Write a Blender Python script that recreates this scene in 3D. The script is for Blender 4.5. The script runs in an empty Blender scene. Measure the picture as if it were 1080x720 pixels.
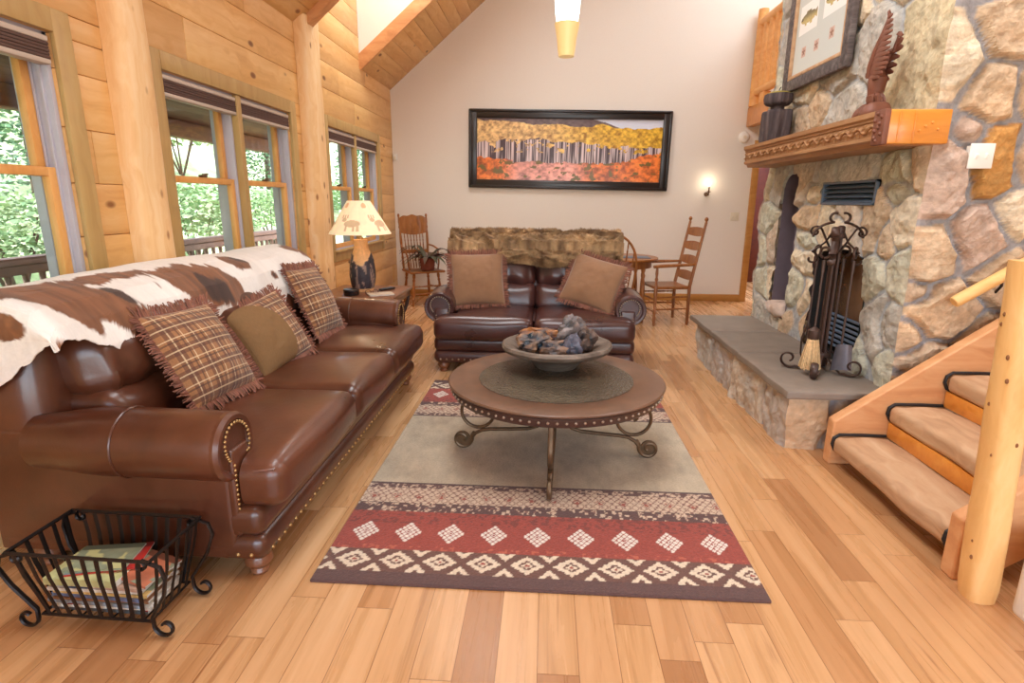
import bpy, math, random
import numpy as np
from mathutils import Matrix, Vector, Euler
PI = math.pi
R = math.radians
rnd = random.Random(7)
SC = bpy.context.scene
COL = SC.collection

def lin(r, g, b):
    def f(c):
        c /= 255.0
        return c / 12.92 if c <= 0.04045 else ((c + 0.055) / 1.055) ** 2.4
    return (f(r), f(g), f(b))

# ---------------------------------------------------------------- mesh builder
class MB:
    def __init__(s):
        s.v, s.f, s.c = [], [], []
        s.n = 0
        s.M = Matrix.Identity(4)
        s.col = (1.0, 1.0, 1.0)
    def add(s, vs, fs, cols=None):
        a = np.asarray(vs, dtype=float).reshape(-1, 3)
        m = np.array(s.M)
        a = a @ m[:3, :3].T + m[:3, 3]
        s.v.append(a)
        n = s.n
        s.f.extend([tuple(i + n for i in f) for f in fs])
        if cols is None:
            s.c.append(np.tile(np.array(s.col, dtype=float), (len(a), 1)))
        else:
            s.c.append(np.asarray(cols, dtype=float).reshape(-1, 3))
        s.n += len(a)
    def box(s, c, d, r=0.0, seg=1, bulge=(0, 0, 0), fn=None, n=0):
        """rounded box: centre c, full size d, corner radius r; bulge inflates each axis' pair of faces"""
        h = [x / 2 for x in d]
        if r <= 0 and n == 0:
            vs = [(c[0] + sx * h[0], c[1] + sy * h[1], c[2] + sz * h[2]) for sx in (-1, 1) for sy in (-1, 1) for sz in (-1, 1)]
            fs = [(0, 1, 3, 2), (4, 6, 7, 5), (0, 4, 5, 1), (2, 3, 7, 6), (0, 2, 6, 4), (1, 5, 7, 3)]
            s.add(vs, fs)
            return
        r = min(r, min(h) * 0.999)
        ax = []
        for k in range(3):
            e = [h[k] - r + r * (1 - math.cos(PI / 2 * j / seg)) if False else h[k] - r + r * j / seg for j in range(seg + 1)]
            inner = h[k] - r
            mid = list(np.linspace(-inner, inner, n + 2)) if n else [-inner, inner]
            ax.append([-x for x in reversed(e[1:])] + mid + e[1:])
        idx, vs, fs = {}, [], []
        def vert(i, j, k):
            key = (i, j, k)
            if key not in idx:
                q = np.array([ax[0][i], ax[1][j], ax[2][k]])
                cl = np.clip(q, [-(x - r) for x in h], [x - r for x in h])
                dv = q - cl
                L = np.linalg.norm(dv)
                if L > 1e-9:
                    q = cl + dv / L * r
                t = [1 - (q[a] / h[a]) ** 2 for a in range(3)]
                sgn = [q[a] / h[a] for a in range(3)]
                q = q + np.array([bulge[0] * sgn[0] * t[1] * t[2], bulge[1] * sgn[1] * t[0] * t[2], bulge[2] * sgn[2] * t[0] * t[1]])
                if fn:
                    q = np.array(fn(q))
                idx[key] = len(vs)
                vs.append(q + np.array(c))
            return idx[key]
        N = [len(a) - 1 for a in ax]
        for (a, b, k) in ((0, 1, 2), (1, 2, 0), (2, 0, 1)):
            for side in (0, N[k]):
                for i in range(N[a]):
                    for j in range(N[b]):
                        q = []
                        for (di, dj) in ((0, 0), (1, 0), (1, 1), (0, 1)):
                            ijk = [0, 0, 0]
                            ijk[a], ijk[b], ijk[k] = i + di, j + dj, side
                            q.append(vert(*ijk))
                        if side == 0:
                            q.reverse()
                        if len(set(q)) >= 3:
                            fs.append(tuple(q))
        s.add(vs, fs)
    def tube(s, pts, r, seg=8, caps=True, closed=False, flat=1.0, up=None):
        """sweep a circle (radius r: number or list) along pts; flat squashes it along the frame's second axis"""
        P = [Vector(p) for p in pts]
        n = len(P)
        rs = r if isinstance(r, (list, tuple, np.ndarray)) else [r] * n
        T = []
        for i in range(n):
            if closed:
                t = P[(i + 1) % n] - P[i - 1]
            else:
                t = P[min(i + 1, n - 1)] - P[max(i - 1, 0)]
            T.append(t.normalized() if t.length > 1e-9 else Vector((0, 0, 1)))
        u = Vector(up) if up else (Vector((0, 0, 1)) if abs(T[0].z) < 0.9 else Vector((1, 0, 0)))
        a = (u - T[0] * u.dot(T[0])).normalized()
        vs, fs = [], []
        for i in range(n):
            if i:
                q = T[i - 1].rotation_difference(T[i])
                a = q @ a
                if up:
                    uu = Vector(up)
                    w = uu - T[i] * uu.dot(T[i])
                    if w.length > 1e-6:
                        a = w.normalized()
            b = T[i].cross(a)
            for k in range(seg):
                th = 2 * PI * k / seg
                vs.append(P[i] + a * (math.cos(th) * rs[i]) + b * (math.sin(th) * rs[i] * flat))
        m = n if closed else n - 1
        for i in range(m):
            for k in range(seg):
                i2 = (i + 1) % n
                fs.append((i * seg + k, i * seg + (k + 1) % seg, i2 * seg + (k + 1) % seg, i2 * seg + k))
        if caps and not closed:
            fs.append(tuple(reversed(range(seg))))
            fs.append(tuple((n - 1) * seg + k for k in range(seg)))
        s.add([tuple(v) for v in vs], fs)
    def cyl(s, p0, p1, r0, r1=None, seg=16):
        s.tube([p0, p1], [r0, r0 if r1 is None else r1], seg)
    def lathe(s, prof, seg=32, c=(0, 0, 0), fn=None):
        vs, fs = [], []
        n = len(prof)
        for i, (r, z) in enumerate(prof):
            for k in range(seg):
                th = 2 * PI * k / seg
                rr = r if fn is None else fn(r, z, th)
                vs.append((c[0] + rr * math.cos(th), c[1] + rr * math.sin(th), c[2] + z))
        for i in range(n - 1):
            for k in range(seg):
                fs.append((i * seg + k, i * seg + (k + 1) % seg, (i + 1) * seg + (k + 1) % seg, (i + 1) * seg + k))
        if prof[0][0] > 1e-6:
            fs.append(tuple(reversed(range(seg))))
        if prof[-1][0] > 1e-6:
            fs.append(tuple((n - 1) * seg + k for k in range(seg)))
        s.add(vs, fs)
    def prism(s, poly, O, U, V, W):
        """polygon poly (u,v) in the plane O,U,V extruded along vector W"""
        O, U, V, W = Vector(O), Vector(U), Vector(V), Vector(W)
        n = len(poly)
        vs = [O + U * p[0] + V * p[1] for p in poly] + [O + U * p[0] + V * p[1] + W for p in poly]
        fs = [tuple(reversed(range(n))), tuple(range(n, 2 * n))]
        fs += [(i, (i + 1) % n, n + (i + 1) % n, n + i) for i in range(n)]
        if U.cross(V).dot(W) < 0:
            fs = [tuple(reversed(f)) for f in fs]
        s.add([tuple(v) for v in vs], fs)
    def grid(s, nu, nv, fn, cols=None, mask=None, flip=False):
        """fn(u,v) arrays -> (x,y,z) arrays on a nu x nv vertex grid, u,v in 0..1"""
        u, v = np.meshgrid(np.linspace(0, 1, nu), np.linspace(0, 1, nv), indexing='ij')
        x, y, z = fn(u, v)
        vs = np.stack([x, y, z], -1).reshape(-1, 3)
        i, j = np.meshgrid(np.arange(nu - 1), np.arange(nv - 1), indexing='ij')
        a = (i * nv + j)
        q = np.stack([a, a + nv, a + nv + 1, a + 1], -1)
        if mask is not None:
            q = q[mask(u, v)[:-1, :-1]] if callable(mask) else q[mask]
        q = q.reshape(-1, 4)
        if flip:
            q = q[:, ::-1]
        s.add(vs, [tuple(t) for t in q.tolist()], None if cols is None else cols.reshape(-1, 3))
    def ball(s, c, r, seg=12, rings=8, fn=None):
        prof = [(max(1e-7, math.sin(PI * i / rings)), -math.cos(PI * i / rings)) for i in range(rings + 1)]
        rr = r if isinstance(r, (list, tuple)) else (r, r, r)
        vs, fs = [], []
        for (a, z) in prof:
            for k in range(seg):
                th = 2 * PI * k / seg
                p = Vector((a * math.cos(th), a * math.sin(th), z))
                f = fn(p) if fn else 1.0
                vs.append((c[0] + p.x * rr[0] * f, c[1] + p.y * rr[1] * f, c[2] + p.z * rr[2] * f))
        for i in range(rings):
            for k in range(seg):
                fs.append((i * seg + k, i * seg + (k + 1) % seg, (i + 1) * seg + (k + 1) % seg, (i + 1) * seg + k))
        s.add(vs, fs)
    def build(s, name, mat, parent=None, loc=None, rot=None, sharp=35, kind=None, label=None):
        me = bpy.data.meshes.new(name)
        V = np.concatenate(s.v) if s.v else np.zeros((0, 3))
        me.from_pydata(V.tolist(), [], s.f)
        ca = me.color_attributes.new('Col', 'FLOAT_COLOR', 'POINT')
        C = np.concatenate(s.c)
        C4 = np.ones((len(C), 4), dtype=np.float32)
        C4[:, :3] = C
        ca.data.foreach_set('color', C4.ravel())
        if sharp is not None:
            me.shade_smooth()
            me.set_sharp_from_angle(angle=R(sharp))
        me.validate()
        me.update()
        me.materials.append(mat)
        o = bpy.data.objects.new(name, me)
        COL.objects.link(o)
        if parent is not None:
            o.parent = parent
        if loc is not None:
            o.location = loc
        if rot is not None:
            o.rotation_euler = rot
        if kind:
            o['kind'] = kind
        if label:
            o['label'] = label
        return o

def thing(name, label, cat, loc=(0, 0, 0), rotz=0.0, group=None, rot=None):
    o = bpy.data.objects.new(name, None)
    o.empty_display_size = 0.1
    COL.objects.link(o)
    o.location = loc
    o.rotation_euler = rot if rot else (0, 0, rotz)
    o['label'] = label
    o['category'] = cat
    if group:
        o['group'] = group
    return o
def tag(o, label, cat, group=None, kind=None):
    o['label'] = label
    o['category'] = cat
    if group:
        o['group'] = group
    if kind:
        o['kind'] = kind
    return o
def struct(name, loc=(0, 0, 0)):
    o = bpy.data.objects.new(name, None)
    COL.objects.link(o)
    o.location = loc
    o['kind'] = 'structure'
    return o
def copy_thing(t, loc, rot, label, group=None):
    def cp(o, parent):
        c = o.copy()
        COL.objects.link(c)
        if parent is not None:
            c.parent = parent
        for ch in kids.get(o.name, []):
            cp(ch, c)
        return c
    kids = {}
    for o in list(bpy.data.objects):
        if o.parent:
            kids.setdefault(o.parent.name, []).append(o)
    c = cp(t, None)
    c.location = loc
    c.rotation_euler = rot
    c['label'] = label
    if group:
        c['group'] = group
    return c

def nails(points, r, mat, parent, name='nailhead'):
    q = MB(); q.ball((0, 0, 0), r, 8, 6)
    o = q.build(name, mat, parent); o.location = points[0]
    for p in points[1:]:
        c = o.copy(); COL.objects.link(c); c.parent = parent; c.location = p

# ---------------------------------------------------------------- noise (numpy)
def _hash(ix, iy, seed):
    h = (ix.astype(np.int64) * 374761393 + iy.astype(np.int64) * 668265263 + seed * 974711) & 0xFFFFFFFF
    h = ((h ^ (h >> 13)) * 1274126177) & 0xFFFFFFFF
    h = h ^ (h >> 16)
    return (h & 0xFFFFFF) / float(0xFFFFFF)
def vnoise(x, y, seed=0):
    x = np.asarray(x, dtype=float)
    y = np.asarray(y, dtype=float)
    ix, iy = np.floor(x), np.floor(y)
    fx, fy = x - ix, y - iy
    fx, fy = fx * fx * (3 - 2 * fx), fy * fy * (3 - 2 * fy)
    a, b = _hash(ix, iy, seed), _hash(ix + 1, iy, seed)
    c, d = _hash(ix, iy + 1, seed), _hash(ix + 1, iy + 1, seed)
    return (a * (1 - fx) + b * fx) * (1 - fy) + (c * (1 - fx) + d * fx) * fy
def fbm(x, y, seed=0, oct=4):
    t, a, s = 0.0, 0.5, 0.0
    for k in range(oct):
        t = t + a * vnoise(np.asarray(x) * 2 ** k, np.asarray(y) * 2 ** k, seed + 17 * k)
        s += a
        a *= 0.5
    return t / s
def sstep(a, b, x):
    t = np.clip((x - a) / (b - a), 0, 1)
    return t * t * (3 - 2 * t)

# ---------------------------------------------------------------- materials
def newmat(name):
    m = bpy.data.materials.new(name)
    m.use_nodes = True
    nt = m.node_tree
    nt.nodes.clear()
    out = nt.nodes.new('ShaderNodeOutputMaterial')
    bs = nt.nodes.new('ShaderNodeBsdfPrincipled')
    nt.links.new(bs.outputs[0], out.inputs[0])
    return m, nt, bs
def N(nt, t, **kw):
    n = nt.nodes.new(t)
    for k, v in kw.items():
        setattr(n, k, v)
    return n
def ramp(nt, stops, src=None):
    n = nt.nodes.new('ShaderNodeValToRGB')
    e = n.color_ramp.elements
    while len(e) < len(stops):
        e.new(0.5)
    for el, (p, c) in zip(e, stops):
        el.position = p
        el.color = (c[0], c[1], c[2], 1) if not isinstance(c, (int, float)) else (c, c, c, 1)
    if src is not None:
        nt.links.new(src, n.inputs[0])
    return n
def coords(nt, scale=(1, 1, 1), rot=(0, 0, 0), kind='Object'):
    tc = nt.nodes.new('ShaderNodeTexCoord')
    mp = nt.nodes.new('ShaderNodeMapping')
    mp.inputs['Scale'].default_value = scale
    mp.inputs['Rotation'].default_value = rot
    nt.links.new(tc.outputs[kind], mp.inputs[0])
    return mp.outputs[0]
def noise(nt, vec, scale=5.0, detail=4.0, rough=0.6, dist=0.0):
    n = nt.nodes.new('ShaderNodeTexNoise')
    n.inputs['Scale'].default_value = scale
    n.inputs['Detail'].default_value = detail
    n.inputs['Roughness'].default_value = rough
    n.inputs['Distortion'].default_value = dist
    nt.links.new(vec, n.inputs['Vector'])
    return n.outputs[0]
def mix(nt, a, b, f, blend='MIX'):
    n = nt.nodes.new('ShaderNodeMix')
    n.data_type = 'RGBA'
    n.blend_type = blend
    def put(sock, x):
        if isinstance(x, (int, float)):
            sock.default_value = x if sock.type == 'VALUE' else (x, x, x, 1)
        elif isinstance(x, (tuple, list)):
            sock.default_value = (x[0], x[1], x[2], 1)
        else:
            nt.links.new(x, sock)
    put(n.inputs[0], f)
    put(n.inputs[6], a)
    put(n.inputs[7], b)
    return n.outputs[2]
def bump(nt, bs, src, strength=0.3, dist=0.01):
    b = nt.nodes.new('ShaderNodeBump')
    b.inputs['Strength'].default_value = strength
    b.inputs['Distance'].default_value = dist
    nt.links.new(src, b.inputs['Height'])
    nt.links.new(b.outputs[0], bs.inputs['Normal'])
def vcol(nt):
    n = nt.nodes.new('ShaderNodeVertexColor')
    n.layer_name = 'Col'
    return n.outputs[0]
def plain(name, rgb, rough=0.5, metal=0.0, nscale=0, namp=0.15, bstr=0.0, spec=0.5, coat=0.0, emit=None, estr=0.0, stretch=(1, 1, 1), sheen=0.0):
    """colour x vertex colour x soft noise variation (+ bump from the same noise)"""
    m, nt, bs = newmat(name)
    c = mix(nt, (rgb[0], rgb[1], rgb[2]), vcol(nt), 1.0, 'MULTIPLY')
    if nscale:
        f = noise(nt, coords(nt, stretch), nscale, 5)
        rp = ramp(nt, [(0.25, 1 - namp), (0.75, 1 + namp)], f)
        c = mix(nt, c, rp.outputs[0], 1.0, 'MULTIPLY')
        if bstr:
            bump(nt, bs, f, bstr, 0.01)
    nt.links.new(c, bs.inputs['Base Color'])
    bs.inputs['Roughness'].default_value = rough
    bs.inputs['Metallic'].default_value = metal
    bs.inputs['Specular IOR Level'].default_value = spec
    bs.inputs['Coat Weight'].default_value = coat
    bs.inputs['Coat Roughness'].default_value = 0.15
    bs.inputs['Sheen Weight'].default_value = sheen
    if emit:
        bs.inputs['Emission Color'].default_value = (*emit, 1)
        bs.inputs['Emission Strength'].default_value = estr
    return m
def wood(name, stops, axis=0, rough=0.45, knots=0.0, scale=1.0, bstr=0.08, coat=0.0, knot_col=None, kscale=1.0):
    """grain stretched along local axis; vertex colour carries the tone of each board"""
    m, nt, bs = newmat(name)
    st = [14.0 * scale] * 3
    st[axis] = 0.9 * scale
    v = coords(nt, tuple(st))
    wob = noise(nt, coords(nt, (1.5, 1.5, 1.5)), 2.0, 2)
    add = nt.nodes.new('ShaderNodeVectorMath')
    add.operation = 'MULTIPLY_ADD'
    nt.links.new(wob, add.inputs[0])
    add.inputs[1].default_value = (2.2, 2.2, 2.2)
    nt.links.new(v, add.inputs[2])
    g = noise(nt, add.outputs[0], 1.0, 5, 0.62, 0.4)
    rp = ramp(nt, stops, g)
    c = mix(nt, rp.outputs[0], vcol(nt), 1.0, 'MULTIPLY')
    if knots:
        ks = [3.2] * 3
        ks[axis] = 1.7
        vo = nt.nodes.new('ShaderNodeTexVoronoi')
        vo.inputs['Scale'].default_value = 1.0
        nt.links.new(coords(nt, tuple(k * scale * kscale for k in ks)), vo.inputs['Vector'])
        kr = ramp(nt, [(0.0, 1.0), (0.045 * knots, 0.85), (0.075 * knots, 0.0)], vo.outputs['Distance'])
        c = mix(nt, c, knot_col or lin(120, 66, 30), kr.outputs[0])
    nt.links.new(c, bs.inputs['Base Color'])
    bs.inputs['Roughness'].default_value = rough
    bs.inputs['Coat Weight'].default_value = coat
    bs.inputs['Coat Roughness'].default_value = 0.12
    if bstr:
        bump(nt, bs, g, bstr, 0.01)
    return m
PINE = [(0.2, lin(204, 148, 86)), (0.5, lin(226, 177, 113)), (0.8, lin(237, 196, 137))]
M = {}
M['pine'] = wood('honey_pine', PINE, axis=1, knots=1.5, kscale=1.35, rough=0.42)
M['pine_x'] = wood('honey_pine_cross', PINE, axis=0, knots=1.0, rough=0.42)
M['log'] = wood('pale_log', [(0.2, lin(222, 168, 108)), (0.5, lin(240, 200, 146)), (0.8, lin(248, 220, 178))], axis=2, knots=2.3, kscale=2.6, rough=0.5, bstr=0.15, knot_col=lin(150, 92, 52))
M['newel'] = wood('newel_log', [(0.2, lin(216, 160, 92)), (0.5, lin(234, 186, 120)), (0.8, lin(242, 204, 146))], axis=2, knots=1.5, rough=0.5, bstr=0.15)
M['stair'] = wood('stair_timber', [(0.2, lin(190, 128, 82)), (0.5, lin(214, 156, 106)), (0.8, lin(228, 180, 132))], axis=0, rough=0.6, bstr=0.1)
M['tread'] = wood('rough_tread', [(0.2, lin(160, 122, 90)), (0.5, lin(192, 154, 118)), (0.8, lin(208, 178, 144))], axis=1, knots=0.6, rough=0.8, bstr=0.3)
M['casing'] = wood('olive_casing', [(0.2, lin(168, 132, 78)), (0.5, lin(186, 152, 96)), (0.8, lin(196, 166, 110))], axis=2, rough=0.45, bstr=0.04)
M['sash'] = wood('sash_wood', [(0.2, lin(206, 140, 70)), (0.5, lin(226, 164, 92)), (0.8, lin(236, 182, 112))], axis=2, rough=0.4, bstr=0.04)
M['trimwood'] = wood('golden_trim', [(0.2, lin(170, 116, 52)), (0.5, lin(190, 136, 70)), (0.8, lin(202, 150, 84))], axis=0, rough=0.4, bstr=0.04)
M['basepine'] = wood('pine_baseboard', [(0.2, lin(222, 176, 112)), (0.5, lin(236, 198, 138)), (0.8, lin(242, 208, 152))], axis=1, rough=0.45)
M['oak'] = wood('golden_oak', [(0.2, lin(112, 64, 28)), (0.5, lin(150, 92, 44)), (0.8, lin(174, 114, 60))], axis=2, rough=0.35, scale=1.6)
M['darkoak'] = wood('brown_table_wood', [(0.2, lin(92, 54, 34)), (0.5, lin(124, 78, 52)), (0.8, lin(146, 98, 68))], axis=1, rough=0.3, scale=1.2, coat=0.2)
M['mantel'] = wood('mantel_wood', [(0.2, lin(138, 94, 60)), (0.5, lin(166, 120, 80)), (0.8, lin(186, 144, 104))], axis=1, rough=0.45)
M['mantelend'] = wood('orange_mantel_end', [(0.2, lin(196, 116, 40)), (0.5, lin(220, 142, 56)), (0.8, lin(232, 164, 78))], axis=0, rough=0.3, coat=0.3)
M['rail'] = wood('loft_log', [(0.2, lin(206, 140, 74)), (0.5, lin(228, 168, 100)), (0.8, lin(238, 190, 128))], axis=1, rough=0.5)
M['handrail'] = wood('handrail_pole', [(0.2, lin(222, 168, 98)), (0.5, lin(238, 192, 124)), (0.8, lin(244, 204, 142))], axis=0, rough=0.4)
M['white'] = plain('warm_white_plaster', lin(232, 226, 218), 0.85, nscale=60, namp=0.015, bstr=0.03)
M['purewhite'] = plain('white_plastic', lin(238, 236, 230), 0.4, nscale=4, namp=0.01)
M['ivory'] = plain('ivory_plastic', lin(226, 218, 198), 0.4, nscale=4, namp=0.01)
M['black'] = plain('black_frame', lin(34, 28, 28), 0.3, nscale=10, namp=0.1, coat=0.2)
M['blackmatte'] = plain('black_soot', lin(26, 24, 24), 0.8, nscale=10, namp=0.2)
M['strap'] = plain('black_edging', lin(26, 22, 22), 0.6, nscale=30, namp=0.2)
M['iron'] = plain('wrought_iron', lin(74, 54, 46), 0.42, metal=0.3, nscale=25, namp=0.25, bstr=0.2)
M['basketiron'] = plain('basket_iron', lin(44, 38, 36), 0.4, metal=0.6, nscale=25, namp=0.2, bstr=0.1)
M['bronze'] = plain('bronzed_leg', lin(104, 82, 60), 0.42, metal=0.6, nscale=18, namp=0.3, bstr=0.15)
M['vent'] = plain('slate_blue_vent', lin(88, 104, 124), 0.4, metal=0.0, nscale=20, namp=0.1)
M['track'] = plain('lavender_grey_track', lin(186, 184, 196), 0.45, nscale=6, namp=0.05)
M['blind'] = plain('brown_blind', lin(92, 68, 60), 0.8, nscale=40, namp=0.08, stretch=(1, 1, 8))
M['blindrail'] = plain('pale_blind_rail', lin(196, 180, 166), 0.5, nscale=5, namp=0.02)
M['brass'] = plain('brass_nail', lin(176, 140, 92), 0.35, metal=0.85, nscale=30, namp=0.1)
M['nail'] = plain('pewter_nail', lin(176, 158, 140), 0.35, metal=0.7, nscale=30, namp=0.1)
def leather(name, a, b, rough):
    m, nt, bs = newmat(name)
    v = coords(nt)
    big = noise(nt, v, 3.0, 4, 0.6)
    c = ramp(nt, [(0.3, a), (0.7, b)], big).outputs[0]
    c = mix(nt, c, vcol(nt), 1.0, 'MULTIPLY')
    nt.links.new(c, bs.inputs['Base Color'])
    fine = noise(nt, v, 28.0, 6, 0.7)
    rr = ramp(nt, [(0.3, rough - 0.07), (0.7, rough + 0.1)], big).outputs[0]
    nt.links.new(rr, bs.inputs['Roughness'])
    bump(nt, bs, fine, 0.12, 0.01)
    bs.inputs['Coat Weight'].default_value = 0.4
    bs.inputs['Coat Roughness'].default_value = 0.2
    return m
M['leather'] = leather('brown_leather', lin(66, 34, 22), lin(100, 56, 36), 0.33)
M['leather2'] = leather('oxblood_leather', lin(60, 32, 30), lin(82, 46, 40), 0.33)
M['hide'] = plain('cowhide_hair', (1, 1, 1), 0.7, nscale=60, namp=0.07, bstr=0.15, stretch=(1, 6, 1), sheen=0.2)
M['fur'] = plain('tawny_fur', (1, 1, 1), 0.8, nscale=30, namp=0.25, bstr=0.3)
M['suede'] = plain('tan_suede', lin(140, 102, 72), 0.9, nscale=12, namp=0.12, bstr=0.1, sheen=0.4)
M['cord'] = plain('olive_corduroy', lin(128, 96, 60), 0.9, nscale=60, namp=0.2, bstr=0.3, stretch=(8, 1, 1))
M['fringe'] = plain('rust_fringe', lin(142, 96, 78), 0.9, nscale=40, namp=0.25)
def plaid():
    m, nt, bs = newmat('brown_plaid')
    tc = nt.nodes.new('ShaderNodeTexCoord')
    sp = nt.nodes.new('ShaderNodeSeparateXYZ')
    nt.links.new(tc.outputs['Object'], sp.inputs[0])
    base = lin(152, 106, 68)
    def stripes(sock, per, pos, wid):
        a = N(nt, 'ShaderNodeMath', operation='MULTIPLY_ADD')
        nt.links.new(sock, a.inputs[0]); a.inputs[1].default_value = 1 / per; a.inputs[2].default_value = 10.0 - pos
        f = N(nt, 'ShaderNodeMath', operation='FRACT'); nt.links.new(a.outputs[0], f.inputs[0])
        l = N(nt, 'ShaderNodeMath', operation='LESS_THAN'); nt.links.new(f.outputs[0], l.inputs[0]); l.inputs[1].default_value = wid
        return l.outputs[0]
    c = base
    for ax in (0, 1):
        s = sp.outputs[ax]
        def half(k):
            h = N(nt, 'ShaderNodeMath', operation='MULTIPLY'); nt.links.new(k, h.inputs[0]); h.inputs[1].default_value = 0.62
            return h.outputs[0]
        c = mix(nt, c, lin(84, 50, 40), half(stripes(s, 0.105, 0.1, 0.36)))
        c = mix(nt, c, lin(64, 40, 34), half(stripes(s, 0.105, 0.62, 0.07)))
        c = mix(nt, c, lin(222, 196, 156), half(stripes(s, 0.105, 0.26, 0.055)))
        c = mix(nt, c, lin(222, 196, 156), half(stripes(s, 0.105, 0.78, 0.05)))
    f = noise(nt, coords(nt), 220.0, 2)
    c = mix(nt, c, ramp(nt, [(0.3, 0.85), (0.7, 1.12)], f).outputs[0], 1.0, 'MULTIPLY')
    nt.links.new(c, bs.inputs['Base Color'])
    bs.inputs['Roughness'].default_value = 0.9
    bs.inputs['Sheen Weight'].default_value = 0.2
    bump(nt, bs, f, 0.2, 0.004)
    return m
M['plaid'] = plaid()
M['rug'] = plain('woven_rug', (1, 1, 1), 0.95, nscale=90, namp=0.14, bstr=0.5, sheen=0.15)
M['stone'] = plain('field_stone', (1, 1, 1), 0.85, nscale=30, namp=0.30, bstr=0.9)
M['stonebase'] = plain('hearth_stone', (1, 1, 1), 0.85, nscale=22, namp=0.2, bstr=0.6)
M['slab'] = plain('grey_flagstone', lin(132, 120, 108), 0.6, nscale=7, namp=0.16, bstr=0.25)
M['slate'] = plain('purple_slate', lin(104, 90, 98), 0.7, nscale=9, namp=0.15, bstr=0.4)
M['paint'] = plain('printed_picture', (1, 1, 1), 0.25, nscale=200, namp=0.03, spec=0.5)
M['barnwood'] = wood('weathered_frame', [(0.2, lin(52, 46, 46)), (0.5, lin(92, 82, 80)), (0.8, lin(142, 130, 126))], axis=1, rough=0.8, scale=2.0, bstr=0.4)
M['barkblock'] = wood('dark_bark_block', [(0.2, lin(40, 32, 34)), (0.5, lin(74, 62, 64)), (0.8, lin(126, 112, 110))], axis=2, rough=0.8, scale=1.6, bstr=0.6)
M['candle'] = plain('olive_candle', lin(170, 152, 70), 0.6, nscale=9, namp=0.1)
M['eagle'] = plain('red_brown_carving', lin(122, 74, 56), 0.55, nscale=16, namp=0.2, bstr=0.2)
M['straw'] = plain('straw', lin(222, 188, 140), 0.9, nscale=60, namp=0.25)
M['copper'] = plain('dull_steel', lin(120, 116, 124), 0.4, metal=0.6, nscale=10, namp=0.2)
M['terracotta'] = plain('rust_basket', lin(120, 62, 46), 0.85, nscale=40, namp=0.2, bstr=0.3)
M['leaf'] = plain('purple_green_leaf', (1, 1, 1), 0.5, nscale=10, namp=0.2)
M['shade'] = None
def shade_mat():
    m, nt, bs = newmat('parchment_shade')
    c = mix(nt, lin(250, 236, 212), vcol(nt), 1.0, 'MULTIPLY')
    nt.links.new(c, bs.inputs['Base Color'])
    bs.inputs['Roughness'].default_value = 0.9
    nt.links.new(c, bs.inputs['Emission Color'])
    bs.inputs['Emission Strength'].default_value = 0.32
    return m
M['shade'] = shade_mat()
M['lampbase'] = plain('lamp_log', (1, 1, 1), 0.6, nscale=20, namp=0.25, bstr=0.5)
M['glow'] = plain('glowing_glass', lin(255, 250, 240), 0.4, nscale=3, namp=0.01, emit=(1, 0.95, 0.85), estr=4.0)
M['amber'] = plain('amber_glass', lin(236, 206, 140), 0.3, nscale=3, namp=0.02, emit=lin(240, 212, 150), estr=0.35)
M['flame'] = plain('sconce_bulb', lin(255, 246, 230), 0.4, nscale=3, namp=0.01, emit=(1, 0.85, 0.62), estr=14.0)
M['paper'] = plain('magazine_paper', (1, 1, 1), 0.4, nscale=8, namp=0.05)
M['rock'] = plain('dark_mineral', (1, 1, 1), 0.45, nscale=22, namp=0.5, bstr=0.9)
M['bowlwood'] = wood('weathered_bowl', [(0.2, lin(60, 48, 40)), (0.5, lin(104, 90, 78)), (0.8, lin(146, 132, 120))], axis=0, rough=0.6, scale=1.4, bstr=0.3)
M['tabletop'] = None
def tabletop_mat():
    m, nt, bs = newmat('coffee_table_top')
    f = noise(nt, coords(nt), 9.0, 5, 0.65)
    c = mix(nt, vcol(nt), ramp(nt, [(0.3, 0.78), (0.7, 1.18)], f).outputs[0], 1.0, 'MULTIPLY')
    nt.links.new(c, bs.inputs['Base Color'])
    bs.inputs['Roughness'].default_value = 0.38
    return m
M['tabletop'] = tabletop_mat()
def hammered():
    m, nt, bs = newmat('hammered_slate_inlay')
    vo = nt.nodes.new('ShaderNodeTexVoronoi')
    vo.inputs['Scale'].default_value = 62
    nt.links.new(coords(nt), vo.inputs['Vector'])
    f = noise(nt, coords(nt), 4.0, 3)
    c = ramp(nt, [(0.3, lin(66, 58, 48)), (0.7, lin(94, 84, 68))], f).outputs[0]
    nt.links.new(c, bs.inputs['Base Color'])
    bs.inputs['Roughness'].default_value = 0.24
    bump(nt, bs, vo.outputs['Distance'], 0.35, 0.01)
    return m
M['inlay'] = hammered()
def glass():
    m, nt, bs = newmat('window_glass')
    out = [n for n in nt.nodes if n.type == 'OUTPUT_MATERIAL'][0]
    t = nt.nodes.new('ShaderNodeBsdfTransparent')
    t.inputs[0].default_value = (0.97, 0.985, 0.98, 1)
    g = nt.nodes.new('ShaderNodeBsdfGlossy')
    g.inputs['Roughness'].default_value = 0.02
    mx = nt.nodes.new('ShaderNodeMixShader')
    mx.inputs[0].default_value = 0.05
    nt.links.new(t.outputs[0], mx.inputs[1])
    nt.links.new(g.outputs[0], mx.inputs[2])
    nt.links.new(mx.outputs[0], out.inputs[0])
    nt.nodes.remove(bs)
    return m
M['glass'] = glass()
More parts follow.
